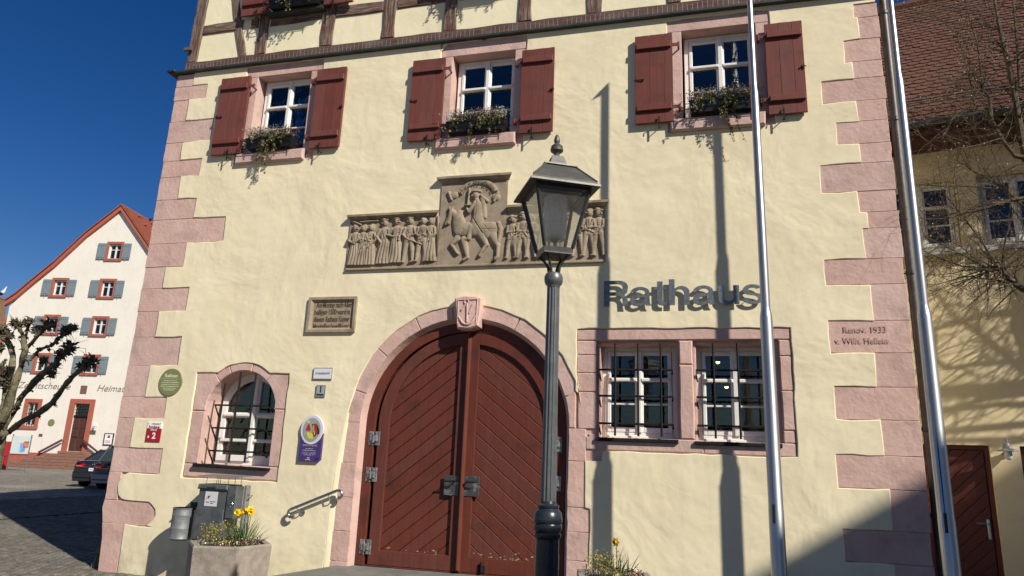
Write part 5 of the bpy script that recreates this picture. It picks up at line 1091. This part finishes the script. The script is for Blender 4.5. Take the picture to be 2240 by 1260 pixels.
a = MB(TB); a.box(x0+.12,x0+.5,.06,.075,2.0,2.03); a.build('door_handle', m_iron, df)
a = MB(TB); a.box(-4.7,-1.8,-.06,-.001,-.05,.90); a.box(-1.8,.85,-.055,-.001,-.05,.90); a.box(2.7,9.02,-.06,-.001,-.05,.95); a.build('plinth', m_barntrim, t)
for k in range(6):
    a = MB(TB); zt3 = 1.07-k*.18; a.box(.95-k*.55, 3.0+k*.45, -.45-k*.33, -.065, zt3-.175, zt3, c=.015); a.build('step', mat('red_sandstone_step', (.20,.10,.07), (.26,.14,.10), 7, .85, .5, 30), t)
for (xa_, za_, xb_, zb3) in ((.95,1.83,-.5,.99),(2.45,1.85,3.6,1.15)):
    a = MB(TB); a.prism([(xa_,za_),(xb_,zb3),(xb_,zb3-.13),(xa_,za_-.13)], -.30, -.2); a.box(xa_-.02,xa_+.02,-.2,.0,za_-.15,za_-.1); a.box(xb_-.02,xb_+.02,-.2,.0,zb3-.2,zb3-.15); a.build('stair_handrail', mat('dark_red_rail', (.10,.045,.04), rough=.6), t)
a = MB(TB); text(a, 'Zehntscheune', -3.13, 5.08, -.012, .62, width=3.75, shear=.28, thick=.01); a.build('wall_lettering', mat('brown_lettering', (.17,.13,.10), (.3,.26,.21), 3, .9), t); a = MB(TB); text(a, 'Heimatmuseum', 2.55, 5.04, -.012, .62, width=4.1, shear=.28, thick=.01); a.build('wall_lettering', mat('brown_lettering', (.17,.13,.10), (.3,.26,.21), 3, .9), t)
a = MB(TB); a.box(1.42,1.86,-.03,.0,4.84,5.38); a.build('red_tablet', mat('dull_red_tablet', (.17,.075,.065), (.21,.10,.09), 9, .8), t)
a = MB(TB); a.prism(arc(-.2,2.87,.23,0,345,20), -.03, .0); a.build('oval_plaque', MATS['olive_enamel'], t)
for (x, z, w_, h_, mm) in ((-.78,2.03,.24,.17,m_ink),(2.84,2.34,.36,.26,m_ink),(2.86,2.84,.34,.20,m_whiteprint),(2.8,2.58,.16,.16,m_greyshut)):
    a = MB(TB); a.box(x-w_/2,x+w_/2,-.03,-.001,z-h_/2,z+h_/2); a.build('wall_plate', mm, t)
a = MB(TB); a.box(3.7,4.35,-.06,-.001,1.55,2.32); o = a.build('poster_frame', m_black, t); a = MB(TB); a.box(3.76,4.29,-.064,-.061,1.61,2.26); a.build('poster', m_whiteprint, o); a = MB(TB); a.box(3.95,4.12,-.067,-.065,2.02,2.18); a.box(3.82,4.2,-.067,-.065,1.80,1.84); a.box(3.82,4.2,-.067,-.065,1.70,1.73); a.build('poster_print', MATS['red_enamel'], o)
for (f0, y) in ((.04,3.0),):
    P = tb(2.03+(7-2.03)*f0, y, 17.89+(12.15-17.89)*f0+.5); bb = MB(); bb.sphere(P+Vector((0,0,.10)), .10, 8, sz=(1.5,.8,1)); bb.sphere(P+Vector((.15,0,.20)), .05, 6); bb.tube([P+Vector((-.12,0,.10)),P+Vector((-.32,0,.02))],[.05,.02],5); bb.tube([P+Vector((.18,0,.20)),P+Vector((.26,0,.19))],[.02,.005],4); bb.tube([P,P-Vector((0,0,.12))],.01,4)
    tag(bb.build('pigeon', m_black), 'small black bird sitting on the ridge of the white gabled barn', 'bird')

# neighbour house with chimney and stork
hx0 = dep(-5,700,62); t = thing('tiled_house', (hx0.x, hx0.y, 0), 'low house with red tiled roof and broad chimney behind the left tree', 'house')
TN = Matrix.Translation((hx0.x, hx0.y, 0)) @ Matrix.Rotation(R(12), 4, 'Z')
a = MB(TN); a.box(-9,3.0,0,8,0,9.0); a.build('wall', m_barnwall, t)
a = MB(TN); a.add([(-9.3,-.4,8.8),(3.3,-.4,8.8),(3.3,4,13.0),(-9.3,4,13.0),(3.3,8.4,8.8),(-9.3,8.4,8.8)], [(0,1,2,3),(3,2,4,5)]); a.build('roof', m_red_tile, t)
a = MB(TN)
for k in range(24): f0 = k/24; a.add([(-9.3,-.4+4.4*f0-.03,8.8+4.2*f0+.03),(3.3,-.4+4.4*f0-.03,8.8+4.2*f0+.03),(3.3,-.4+4.4*(f0+.04),8.8+4.2*(f0+.04)+.05),(-9.3,-.4+4.4*(f0+.04),8.8+4.2*(f0+.04)+.05)], [(0,1,2,3),(0,3,2,1)])
tag(a.build('tile_courses', m_red_tile, t), kind='stuff')
ch0, ch1 = dep(-14,655,60), dep(14,655,60); c0 = (ch0+ch1)/2
a = MB(); a.box(c0.x-.85,c0.x+.35,c0.y-.5,c0.y+.5,10.5,c0.z); a.box(c0.x-.9,c0.x+.4,c0.y-.55,c0.y+.55,c0.z,c0.z+.12); a.build('chimney', mat('old_brick', (.26,.15,.085), (.16,.10,.065), 8, .9, .6, 20), t)
S = Vector((c0.x+.02, c0.y, c0.z+.12)); t = thing('stork', tuple(S), 'white stork with black wing tips standing on the chimney at the left edge', 'bird')
a = MB(); X_ = rgt
a.tube([S+Vector((0,0,.36)), S+X_*.08+Vector((0,0,.50)), S+X_*.20+Vector((0,0,.66)), S+X_*.26+Vector((0,0,.86)), S+X_*.30+Vector((0,0,.95))], [.09,.16,.11,.05,.045], 8); a.sphere(S+X_*.31+Vector((0,0,.97)), .06, 8); a.build('body', m_whiteprint, t, smooth=True)
a = MB(); a.tube([S+X_*.10+Vector((0,0,.46)), S-X_*.02+Vector((0,-.05,.36)), S-X_*.14+Vector((0,-.05,.22))], [.15,.15,.03], 6); a.build('wing_tips', m_black, t)
a = MB(); a.tube([S+X_*.04, S+X_*.05+Vector((0,0,.4))], .015, 5); a.tube([S+X_*.12, S+X_*.10+Vector((0,0,.4))], .015, 5); a.tube([S+X_*.34+Vector((0,0,.96)), S+X_*.50+Vector((0,0,.90))], [.022,.006], 5); a.build('legs_and_bill', mat('bill_red', (.35,.06,.02), rough=.6), t)

# ================================================================== information board
b0, b1 = gnd(17,1022), gnd(59,1016); b0 = dep(16,1018,38); b1 = dep(58,1013,38.2); b0.z = b1.z = 0
t = thing('notice_board', tuple((b0+b1)/2), 'colourful information board on two steel posts in front of the barn', 'notice board')
for p in (b0, b1): a = MB(); a.tube([p, p+Vector((0,0,1.95))], .035, 8); a.build('post', m_steel, t)
d = (b1-b0).normalized(); TNb = Matrix.Translation(b0) @ Matrix(((d.x,-d.y,0,0),(d.y,d.x,0,0),(0,0,1,0),(0,0,0,1))); Lb = (b1-b0).length
a = MB(TNb); a.box(.02,Lb-.02,-.06,-.02,.92,1.86); p_ = a.build('panel', mat('map_print', (.62,.60,.42), (.35,.55,.68), 3.2, .5, c3=(.75,.50,.45), s3=2.2), t)
a = MB(TNb); a.box(.60,Lb-.05,-.065,-.061,1.25,1.60); a.build('photo_print', mat('dark_photo', (.16,.015,.05), (.65,.30,.18), 4, .4), p_)
a = MB(TNb); a.box(.45,.75,-.064,-.061,1.0,1.5); a.build('blue_print', mat('blue_print', (.10,.25,.55), (.3,.5,.7), 4, .4), p_); a = MB(TNb); a.box(0,Lb,-.05,.0,.84,.90); a.build('bottom_rail', mat('board_red', (.16,.03,.02), rough=.6), t)
rb0 = dep(8,975,40); t2 = MB(); t2.box(rb0.x-.5,rb0.x+.42,rb0.y-.2,rb0.y+.2,.75,1.55,c=.03); t2.box(rb0.x-.5,rb0.x-.4,rb0.y-.1,rb0.y+.1,0,.75); t2.box(rb0.x+.3,rb0.x+.4,rb0.y-.1,rb0.y+.1,0,.75)
tag(t2.build('vending_box', MATS['red_enamel']), 'small red box on legs left of the information board, behind the tree trunk', 'box')

# ================================================================== cars
def car(loc, ang, paint, label, lower=None, H=1.43, wag=False):
    t = thing('parked_car', loc, label, 'car', 'cars parked on the square'); T = Matrix.Translation(loc) @ Matrix.Rotation(ang, 4, 'Z')
    W_ = .91
    st = [(0.0,.30,.84,.80,.62),(.05,.26,.90,.93,.80),(.16,.24,.96,.98,.90),(.75,.22,1.01,1.0,.93),(1.2,.20,1.00,1.0,.93),(2.6,.20,.96,1.0,.93),(3.5,.20,.93,1.0,.92),(4.3,.22,.84,.97,.86),(4.58,.26,.74,.88,.74),(4.70,.32,.62,.72,.6)]
    ring = []
    for y, zb, zt4, kw, kt in st:
        w1 = W_*kw; h = [(w1*.82,zb),(w1*.97,zb+.10),(w1,zb+(zt4-zb)*.45),(w1*.985,zt4-.12),(W_*kt,zt4-.02),(W_*kt*.6,zt4+.012)]
        ring.append([(-x, y, z) for x, z in h][::1][::-1][::-1] + [(x, y, z) for x, z in h[::-1]])
    n = len(ring[0]); a = MB(T); V = [p for r_2 in ring for p in r_2]; Fc = []
    for i in range(len(ring)-1):
        for k in range(n): j = (k+1)%n; Fc.append((i*n+k, i*n+j, (i+1)*n+j, (i+1)*n+k))
    Fc += [tuple(range(n)), tuple(reversed(range((len(ring)-1)*n, len(ring)*n)))]
    a.add(V, Fc); body = a.build('body', paint, t, smooth=True)
    y0, y1, y2, y3 = (.66,1.42,2.55,3.35) if not wag else (.25,.65,2.7,3.4)
    def gh(y, z, w1): return [(-w1, y, z), (w1, y, z)]
    a = MB(T); zb = .97; zr2 = H-.05
    V = gh(y0,zb+.02,.76)+gh(y1,zr2,.58)+gh(y2,zr2+.02,.60)+gh(y3,zb-.03,.80)+[(-.84,y1,zb),(.84,y1,zb),(-.85,y2,zb),(.85,y2,zb)]
    a.add(V, [(0,1,3,2),(4,5,7,6),(0,2,8),(2,4,10,8),(4,6,10),(1,9,3),(3,9,11,5),(5,11,7)]); a.build('windows', mat('car_glass', (.03,.045,.05), rough=.05, spec=.9), t)
    a = MB(T); V = gh(y1-.10,zr2-.0,.60)+gh(y1+.3,H,.57)+gh(y2-.3,H,.57)+gh(y2+.08,zr2+.01,.62); a.add(V+[(x*1.03,y,z-.04) for x,y,z in V], [(0,1,3,2),(2,3,5,4),(4,5,7,6),(0,2,10,8),(2,4,12,10),(4,6,14,12),(1,9,11,3),(3,11,13,5),(5,13,15,7),(0,8,9,1)])
    for s in (-1, 1):
        a.tube([(s*.80,y0-.02,zb+.01),(s*.61,y1-.05,zr2+.0)], .035, 6); a.tube([(s*.62,y2+.05,zr2),(s*.83,y3+.02,zb-.04)], .03, 6); a.tube([(s*.62,(y1+y2)/2,zr2),(s*.86,(y1+y2)/2,zb)], .03, 6)
    a.build('roof', paint, t, smooth=True)
    for s in (-1, 1):
        a = MB(T); a.add([(s*.44,-.035,.74),(s*.80,.02,.72),(s*.91,.22,.76),(s*.90,.26,.88),(s*.78,.02,.90),(s*.50,-.02,.88),(s*.40,-.02,.83)]+[(s*.44,.1,.74),(s*.75,.15,.72),(s*.85,.3,.76),(s*.85,.3,.88),(s*.74,.15,.90),(s*.5,.1,.88),(s*.4,.1,.83)], [tuple(range(7))]+[(k,(k+1)%7,(k+1)%7+7,k+7) for k in range(7)])
        tl = a.build('taillight', mat('taillight_red', (.30,.008,.01), rough=.15, spec=.8), t)
        a = MB(T); a.box(*sorted((s*.52,s*.74)), -.045, -.02, .755, .80); a.build('lamp_reflector', mat('lamp_bright_red', (.75,.06,.04), rough=.2), tl)
        for y in (.95, 3.75):
            a = MB(T); a.tube([(s*.93,y,.32),(s*.70,y,.32)], .32, 22); wh = a.build('wheel', mat('tyre_rubber', (.012,.012,.012), rough=.9), t)
            a = MB(T); a.tube([(s*.936,y,.32),(s*.90,y,.32)], .21, 18); a.build('rim', m_galv, wh)
    a = MB(T); a.box(-.82,.82,-.075,.10,.34,.56,c=.03); a.box(-.80,.80,-.05,.2,.22,.345,c=.02); a.build('bumper', lower or paint, t)
    a = MB(T); a.box(-.26,.26,-.088,-.076,.60,.71); p = a.build('licence_plate', m_whiteprint, t); a = MB(T); a.box(-.26,-.225,-.091,-.0885,.60,.71); a.build('blue_strip', MATS['emblem_blue'], p)
    a = MB(T); text(a, 'AN ZR 843', -.215, .622, -.0895, .10, width=.45); a.build('plate_lettering', m_black, p)
    a = MB(T); 
    for k in range(4):
        cx2 = -.105+k*.07; a.tube([(cx2+.045*math.cos(q2/12*6.283), -.055, .87+.045*math.sin(q2/12*6.283)) for q2 in range(13)], .007, 4, 0, False)
    a.box(-.6,.6,-.055,-.03,.735,.745); a.build('emblem', m_steel, t)
    a = MB(T); a.tube([(-.55,-.02,.27),(-.55,.1,.27)], .035, 10); a.build('exhaust', m_steel, t)
    return t
cp = gnd(203,1066)
m_navy = mat('black_car_paint', (.012,.014,.020), rough=.18, spec=.7)
car((cp.x+.15, cp.y-.15, 0), R(18), m_navy, 'black saloon car seen from behind, left one of two cars beside the corner')
cq = gnd(262,1072)
car((cq.x, cq.y-.3, 0), R(20), mat('dark_grey_car_paint', (.03,.025,.035), rough=.2, spec=.7), 'dark car with silver bumper, mostly hidden behind the corner, right of the black saloon', mat('silver_bumper', (.28,.28,.31), rough=.35, metal=.4), H=1.62, wag=True)

# ================================================================== RIGHT NEIGHBOUR: ochre house
random.seed(77)
TR_ = Matrix(((.983,.184,0,2.6),(-.184,.983,0,2.0),(0,0,1,0),(0,0,0,1)))
def tr(*a): return TR_ @ Vector(a)
t = thing('ochre_house', tuple(tr(2,0,0)), 'ochre plastered house with steep brown tiled roof and brown doors behind the flagpole', 'house')
rw = [(-1.0,-.15,4.52,5.52),(.06,.90,4.52,5.52),(1.13,1.97,4.52,5.52),(2.2,3.05,4.52,5.52)]
rd = [(-.05,.905,-.05,2.0),(1.21,2.15,-.05,2.0)]
a = MB(TR_); add_front(a, curve_mesh([rect(-1.9,9,-.1,5.97)]+[rect(*r)[::-1] for r in rw+rd], .3), y=.15); a.box(-1.9,9,.31,9,-.1,-.05); a.box(-1.9,-1.7,.31,9,-.05,5.97); a.build('wall', m_bldr, t)
a = MB(TR_); a.box(-1.7,8.8,1.2,1.25,0,5.9); a.build('room_shell', m_room, t)
for r in rw:
    f = casement_window('window', r[0]+.01, r[1]-.01, r[2]+.01, r[3]-.01, .13, t, fw=.05)
    def fixT(o):
        me = o.data; off = Vector(o['_o'])
        for v in me.vertices: v.co = TR_ @ (v.co+off) - off
        for c in [c for c in ALL if c.parent == o]: fixT(c)
    fixT(f)
    s = MB(TR_); s.prism([(r[0]-.05,4.44),(r[1]+.05,4.44),(r[1]+.05,4.515),(r[0]-.05,4.515)], -.08, .12, .006); s.build('window_sill', mat('pale_stone_sill', (.50,.50,.47), rough=.7), f)
for r in rd:
    a = MB(TR_); a.box(r[0],r[1],.10,.15,-.05,r[3]); df = a.build('door', m_browndoor, t)
    a = MB(TR_); a.box(r[0],r[0]+.05,.06,.099,-.05,r[3]); a.box(r[1]-.05,r[1],.06,.099,-.05,r[3]); a.box(r[0]+.05,r[1]-.05,.06,.099,r[3]-.05,r[3]); a.build('door_frame', m_browndoor, df)
    P0_ = rect(r[0]+.06,r[1]-.06,0,r[3]-.06); d = -2.2
    while d < 3:
        P = clip(clip(P0_, -.70, .71, d+.003), .70, -.71, -(d+.115-.003))
        if len(P) > 2: b_ = MB(TR_); b_.prism(P, .078, .099, .004); b_.build('plank', m_browndoor, df)
        d += .115
    a = MB(TR_); xh = r[1]-.115; a.box(xh+.005,xh+.035,.062,.077,.90,1.13,c=.003); a.tube([(xh+.02,.07,1.08),(xh+.02,.01,1.08),(xh-.11,.01,1.08)], .010, 6); a.build('door_handle', m_steel, df)
a = MB(TR_); a.prism([(-1.9,5.92),(9,5.92),(9,6.02),(-1.9,6.02)], -.50, .0); a.box(-1.9,9,-.52,-.50,5.95,6.12); a.build('eaves_board', mat('eaves_brown', (.075,.022,.013), (.055,.018,.012), 6, .7), t)
a = MB(TR_); a.tube([(-1.9,-.58,6.10),(9,-.58,6.10)], .055, 10); a.build('gutter', m_flash, t)
# roof plane: eave (y=-.55, z 6.12) up to the ridge
e = Vector((-.50, 6.12)); dirn = None
pr = ray(1958, 21); o_ = TR_.inverted() @ EYE; dl = (TR_.inverted().to_3x3() @ pr)
pitch = R(50); cs, sn = math.cos(pitch), math.sin(pitch)
tt = (sn*(o_.y-e.x) - cs*(o_.z-e.y))/(cs*dl.z - sn*dl.y); ridge = o_+dl*tt; Lr = (ridge.y-e.x)/cs
a = MB(TR_); a.add([(-2.2,e.x,e.y-.02),(9.2,e.x,e.y-.02),(9.2,e.x+Lr*cs,e.y+Lr*sn-.02),(-2.2,e.x+Lr*cs,e.y+Lr*sn-.02),(9.2,e.x+2*Lr*cs,e.y-.02),(-2.2,e.x+2*Lr*cs,e.y-.02)], [(0,1,2,3),(3,2,4,5)]); roof = a.build('roof', mat('roof_batten_dark', (.05,.022,.015), rough=.9), t)
a = MB(TR_); a.tube([(-2.2,e.x+Lr*cs,e.y+Lr*sn+.0),(9.2,e.x+Lr*cs,e.y+Lr*sn+.0)], .11, 10); a.build('ridge_tiles', m_roof_tile, roof)
tw, tl_ = .165, Lr/41
def tile_verts(j, dz):
    P = [(-tw/2+.003,0),(-tw/2+.003,.07-.0),(0,0),(tw/2-.003,.07),(tw/2-.003,0)]
    bot = [(-tw/2+.003,.04),(-tw/4,.012),(0,0),(tw/4,.012),(tw/2-.003,.04)]; top = [(tw/2-.003,tl_*1.5),(-tw/2+.003,tl_*1.5)]
    return bot+top
bt_ = tile_verts(0,0)
rows = int(Lr/tl_); cnt = 0; stuff = MB(TR_); tm = None
def tile_pts(lift=0.026):
    V = [(x, (l)*cs - sn*(lift if l < .05 else .006), l*sn + cs*(lift if l < .05 else .006)) for x, l in bt_]; V2 = [(x, y+sn*.014, z-cs*.014) for x, y, z in V[:5]]
    return V+V2, [tuple(range(7)), (0,7,8,1),(1,8,9,2),(2,9,10,3),(3,10,11,4)]
V0, F0 = tile_pts()
tmesh = bpy.data.meshes.new('roof_tile'); R3 = TR_.to_3x3(); tmesh.from_pydata([tuple(R3 @ Vector(p)) for p in V0], [], F0); tmesh.materials.append(m_roof_tile); tmesh.update()
m_tiles = [m_roof_tile, mat('brown_clay_tile_dark', (.062,.025,.018), (.085,.033,.023), 9, .85, .4, 50), mat('brown_clay_tile_warm', (.135,.052,.030), (.10,.038,.024), 9, .85, .4, 50)]
for r in range(rows):
    for c in range(-8, 36):
        x = c*tw+(r%2)*tw/2+.1; l = r*tl_; y, z = e.x+l*cs+random.uniform(-.004,.004), e.y+l*sn+random.uniform(0,.006)
        if cnt < 300 and .1 < x < 2.5 and r < 26 and r >= 3:
            o = bpy.data.objects.new('roof_tile', tmesh); col.objects.link(o); o.parent = roof; o.location = tr(x,y,z)-Vector(roof['_o']); cnt += 1; ALL.append(o)
        else:
            stuff.add([(p[0]+x, p[1]+y, p[2]+z) for p in V0], F0, random.choice((0,0,0,1,2)))
tag(stuff.build('roof_tiles', m_tiles, roof), kind='stuff')
a = MB(TR_)
for l in (.30,.38,.46,.54): a.tube([(-2,e.x+l*cs-sn*.12-.08,e.y+l*sn+cs*.12),(9,e.x+l*cs-sn*.12-.08,e.y+l*sn+cs*.12)], .008, 4)
for k in range(46): x = -2+k*.24; a.tube([(x,e.x+.22*cs-sn*.1-.08,e.y+.22*sn+cs*.1),(x,e.x+.58*cs-sn*.12-.08,e.y+.58*sn+cs*.12)], .006, 4)
tag(a.build('snow_guard', mat('snow_guard_metal', (.10,.09,.08), rough=.6, metal=.4), roof), kind='stuff')
P = tr(1.06, 0, 1.93); t = thing('wall_lamp', tuple(P), 'galvanised wall lamp with saucer shade and glass dome between the brown doors', 'wall lamp')
a = MB(TR_); a.tube([(1.06,-.0,1.90),(1.06,-.10,1.96),(1.06,-.14,2.02)], .012, 6); a.tube([(1.06,0,1.90),(1.06,-.02,1.90)], .035, 12); a.build('arm', m_galv, t)
a = MB(TR_); a.lathe([(.115,1.93),(.112,1.938),(.05,1.965),(.035,2.02),(.012,2.03),(.012,2.07)], 1.06, -.14, 22); a.build('shade', m_galv, t, smooth=True)
a = MB(TR_); a.lathe([(.01,1.83),(.035,1.845),(.045,1.88),(.042,1.93)], 1.06, -.14, 16); a.build('glass_dome', m_frost, t, smooth=True)

# ================================================================== TREES
def grow(mb, p, v, L_2, r, lvl, droop=-.02, leaf=None):
    pts_ = [p]; rad = [r]; n = 4 if lvl > 1 else 5; q2 = p; d2 = v.normalized()
    for i in range(n):
        d2 = (d2+rv()*.28+Vector((0,0,-droop))).normalized(); q2 = q2+d2*(L_2/n); pts_.append(q2); rad.append(r*(1-.75*(i+1)/n))
    mb.tube(pts_, rad, 4 if r > .006 else 3, 0, False)
    if leaf is not None and random.random() < .35: leafquad(leaf, q2, rv(), .011, .5)
    if lvl > 0:
        for i in range(1, n+1):
            for _ in range(random.choice((1,1,2))):
                if random.random() < .85:
                    s = pts_[i]; dd = (d2*.5+rv()).normalized(); grow(mb, s, dd, L_2*random.uniform(.35,.62), max(rad[i]*.6,.0017), lvl-1, droop, leaf)
YB = .35
t = thing('bare_tree', (6.3, .45, 0), 'leafless tree with fine twigs reaching in from the right edge before the ochre house', 'tree')
trunk = MB(); trunk.tube([(6.3,.45,0),(6.25,.45,1.2),(6.15,.45,2.4),(6.1,.45,3.6),(6.0,.45,5.0),(5.9,.5,6.6),(5.8,.5,8.4)], [.13,.11,.09,.08,.06,.045,.03], 12); trunk.build('trunk', m_barkR, t, smooth=True)
br_ = MB(); twg = MB(); lv = MB()
def limb(pts_px, r0_, r1_, start=None, y0_=YB, tw_=6, lvl=1):
    n = len(pts_px); P = []; yy = y0_
    for i, (px, py) in enumerate(pts_px): yy += random.uniform(-.07,.07); P.append(at(px, py, yy))
    if start: P = [Vector(start)]+P
    rad = [r0_+(r1_-r0_)*i/(len(P)-1) for i in range(len(P))]; br_.tube(P, rad, 7, 0, False)
    for i in range(1 if start else 0, len(P)-1):
        for k in range(tw_):
            s = P[i].lerp(P[i+1], random.random()); d2 = (P[i+1]-P[i]).normalized(); grow(twg, s, d2*.5+rv(), random.uniform(.25,.75), max(.0032, rad[i]*.28), lvl, 0.0, lv)
limb([(2240,347),(2231,278),(2223,230),(2207,144),(2195,100),(2184,50),(2176,0),(2170,-60)], .045, .015, (6.0,.5,4.3))
limb([(2231,191),(2226,111),(2220,42),(2214,-20)], .02, .008)
limb([(2220,341),(2190,303),(2169,264),(2165,217),(2151,197),(2134,172),(2129,160),(2106,161),(2095,172),(2091,194)], .028, .006, (6.0,.5,4.4))
limb([(2152,242),(2134,237),(2106,240),(2087,253),(2073,280),(2063,303)], .013, .005)
limb([(2134,237),(2123,183),(2115,144),(2104,108),(2091,72),(2062,47),(2043,33),(2022,22)], .010, .003)
limb([(2151,197),(2137,89),(2123,50),(2112,0)], .010, .004)
limb([(2240,633),(2212,617),(2190,592),(2176,580),(2159,586)], .042, .022, (6.1,.5,3.0), tw_=9)
limb([(2159,586),(2159,605)], .022, .020, tw_=2)
limb([(2159,586),(2134,572),(2079,544),(2023,517)], .013, .004, tw_=8)
limb([(2154,586),(2107,583),(2065,569),(2023,550)], .012, .004, tw_=8)
limb([(2154,589),(2107,605),(2032,628)], .009, .003, tw_=8)
limb([(2173,578),(2151,533),(2107,475),(2073,433),(2050,400)], .011, .004, tw_=8)
limb([(2212,621),(2176,612),(2129,608),(2087,619),(2032,643)], .009, .003, tw_=7)
limb([(2240,433),(2207,440),(2162,454),(2132,461),(2107,465),(2079,476),(2057,480),(2012,478)], .026, .006, (6.0,.5,3.9), tw_=9)
limb([(2240,453),(2201,417),(2182,403),(2132,376),(2112,362),(2090,350)], .020, .005, (6.0,.5,3.7), tw_=8)
limb([(2184,414),(2129,408),(2073,407),(2004,404)], .010, .004, tw_=6)
limb([(2190,303),(2130,320),(2060,330),(2000,290)], .010, .004, tw_=5)
limb([(2190,592),(2200,520),(2215,470)], .012, .006, tw_=8)
for k in range(12):                                # the rest of the crown, out of frame
    s = Vector((6.0,.5,random.uniform(2.6,7.5))); az = math.pi+random.uniform(-.12,.25); d2 = Vector((math.cos(az), math.sin(az)*.9, random.uniform(.1,.9)))
    pts_ = [s]; 
    for i in range(5): d2 = (d2.normalized()+rv()*.25); pts_.append(pts_[-1]+d2.normalized()*random.uniform(.35,.5))
    rad = [.026*(1-.8*i/5) for i in range(6)]; br_.tube(pts_, rad, 6, 0, False)
    for i in range(5):
        for k2 in range(5): grow(twg, pts_[i].lerp(pts_[i+1], random.random()), d2*.5+rv(), random.uniform(.4,.9), .009, 1, 0, lv)
br_.build('branches', m_barkR, t, smooth=True); tag(twg.build('twigs', m_barkR, t), kind='stuff'); tag(lv.build('dry_bracts', m_bud, t), kind='stuff')

random.seed(55)
D0 = 17.0; tp = dep(-12, 965, D0)
t = thing('pollarded_tree', (tp.x, tp.y, 0), 'knobbly pollarded plane tree with spiky branch ends at the left edge', 'tree')
a = MB(); a.tube([(tp.x-.05,tp.y,0),(tp.x-.03,tp.y,.5),(tp.x,tp.y,tp.z),tuple(dep(0,925,D0)),tuple(dep(12,895,D0))], [.33,.27,.24,.17,.12], 14); a.build('trunk', m_barkL, t, smooth=True)
br2 = MB(); kn = MB()
def plimb(P, r0_, r1_, clumps=()):
    r0_, r1_ = r0_*.66, r1_*.72; q2 = [dep(x, y, D0+random.uniform(-.25,.25)) for x, y in P]; pts_ = []
    for i in range(len(q2)-1):
        for f0 in (0,.5): pts_.append(q2[i].lerp(q2[i+1], f0)+rv()*.02)
    pts_.append(q2[-1]); n = len(pts_); br2.tube(pts_, [(r0_+(r1_-r0_)*i/(n-1))*random.uniform(.72,1.2) for i in range(n)], 9, 0)
    for i in range(n):
        for _ in range(3): s = pts_[i]+rv()*.05; d2 = rv(); kn.tube([s, s+d2*random.uniform(.06,.16)], [.02,.005], 4); kn.sphere(s+d2*.03, random.uniform(.025,.055), 5)
    for (x, y, rr2) in clumps:
        c = dep(x, y, D0); R_ = rr2*.0112
        for k in range(34): kn.sphere(c+rv()*R_*random.random()**.6*.85, R_*random.uniform(.12,.27), 6, sz=(random.uniform(.7,1.3),1,random.uniform(.7,1.3)))
        for k in range(60):
            s = c+rv()*R_*random.random()*.85; d2 = (s-c+rv()*.12+Vector((0,0,.03))).normalized(); L_2 = random.uniform(.04,.13); kn.tube([s, s+d2*L_2*.6, s+d2*L_2+rv()*.02], [.020,.015,.005], 4)
        for k in range(10): s = c; d2 = rv(); kn.tube([s, s+d2*R_*1.3, s+d2*R_*1.9+rv()*.05], [.008,.006,.002], 3)
plimb([(0,955),(20,945),(45,925),(85,905),(115,880),(140,845),(160,825),(185,803),(197,790)], .13, .07, [(197,792,19),(178,800,10)])
plimb([(0,945),(35,890),(60,850),(90,820),(120,795),(140,770),(155,755)], .13, .06, [(150,762,20),(132,775,14),(120,800,10)])
plimb([(5,920),(30,850),(45,800),(55,765),(50,735),(35,708)], .14, .06, [(32,706,11),(42,712,8)])
plimb([(56,765),(80,735),(100,718),(118,708)], .08, .05, [(105,712,17),(85,722,12)])
plimb([(54,755),(60,720),(64,698)], .06, .04, [(62,704,12)])
plimb([(60,790),(90,764),(115,754),(130,738),(145,722)], .06, .05, [(145,724,14),(160,717,9)])
plimb([(0,910),(15,850),(28,800),(25,762),(10,740),(0,735)], .12, .07, [(5,722,14),(20,735,9),(0,760,12)])
plimb([(-10,920),(-8,860),(0,810),(8,790)], .10, .05, [(8,835,17),(14,812,12)])
plimb([(35,885),(70,850),(110,805)], .05, .03, [(113,818,9),(95,790,8)])
plimb([(-5,935),(-30,880),(-60,800)], .13, .07, [(-60,790,20)])
br2.build('branches', m_barkL, t, smooth=True); tag(kn.build('knobs_and_shoots', mat('dark_shoot_bark', (.06,.047,.03), (.13,.105,.062), 12, .95), t), kind='stuff')

# ================================================================== house behind the camera whose roof shades the foot of the front
t = thing('opposite_house', (16, -14, 0), 'steep roofed house standing opposite, behind the viewer, shading the lower right of the front', 'house')
SL = .62; ex = 7.6; ez = 12.9-(14.3-ex)*SL
a = MB(); a.prism([(ex,0),(ex,ez),(23,ez+(23-ex)*SL),(38,ez),(38,0)], -10.4, -10.1); a.box(ex,ex+.3,-20,-10.41,0,ez); a.box(37.7,38,-20,-10.41,0,ez); a.build('wall', m_barnwall, t)
a = MB(); a.add([(ex-.4,-10,ez-.2),(23,-10,ez+(23-ex)*SL+.05),(23,-20.5,ez+(23-ex)*SL+.05),(ex-.4,-20.5,ez-.2),(38.4,-10,ez-.2),(38.4,-20.5,ez-.2)], [(0,1,2,3),(1,4,5,2)]); a.build('roof', m_red_tile, t)
for k in range(5):
    for zz in (1.2, 4.2, 7.2):
        a = MB(); x = 9.5+k*5.2; a.box(x,x+1.1,-10.09,-10.06,zz,zz+1.5); f = a.build('window', m_white, t); a = MB(); a.box(x+.08,x+.51,-10.055,-10.05,zz+.08,zz+1.42); a.box(x+.59,x+1.02,-10.055,-10.05,zz+.08,zz+1.42); a.build('pane', MATS['car_glass'], f)
for o in ALL:
    if '_o' in o: del o['_o']
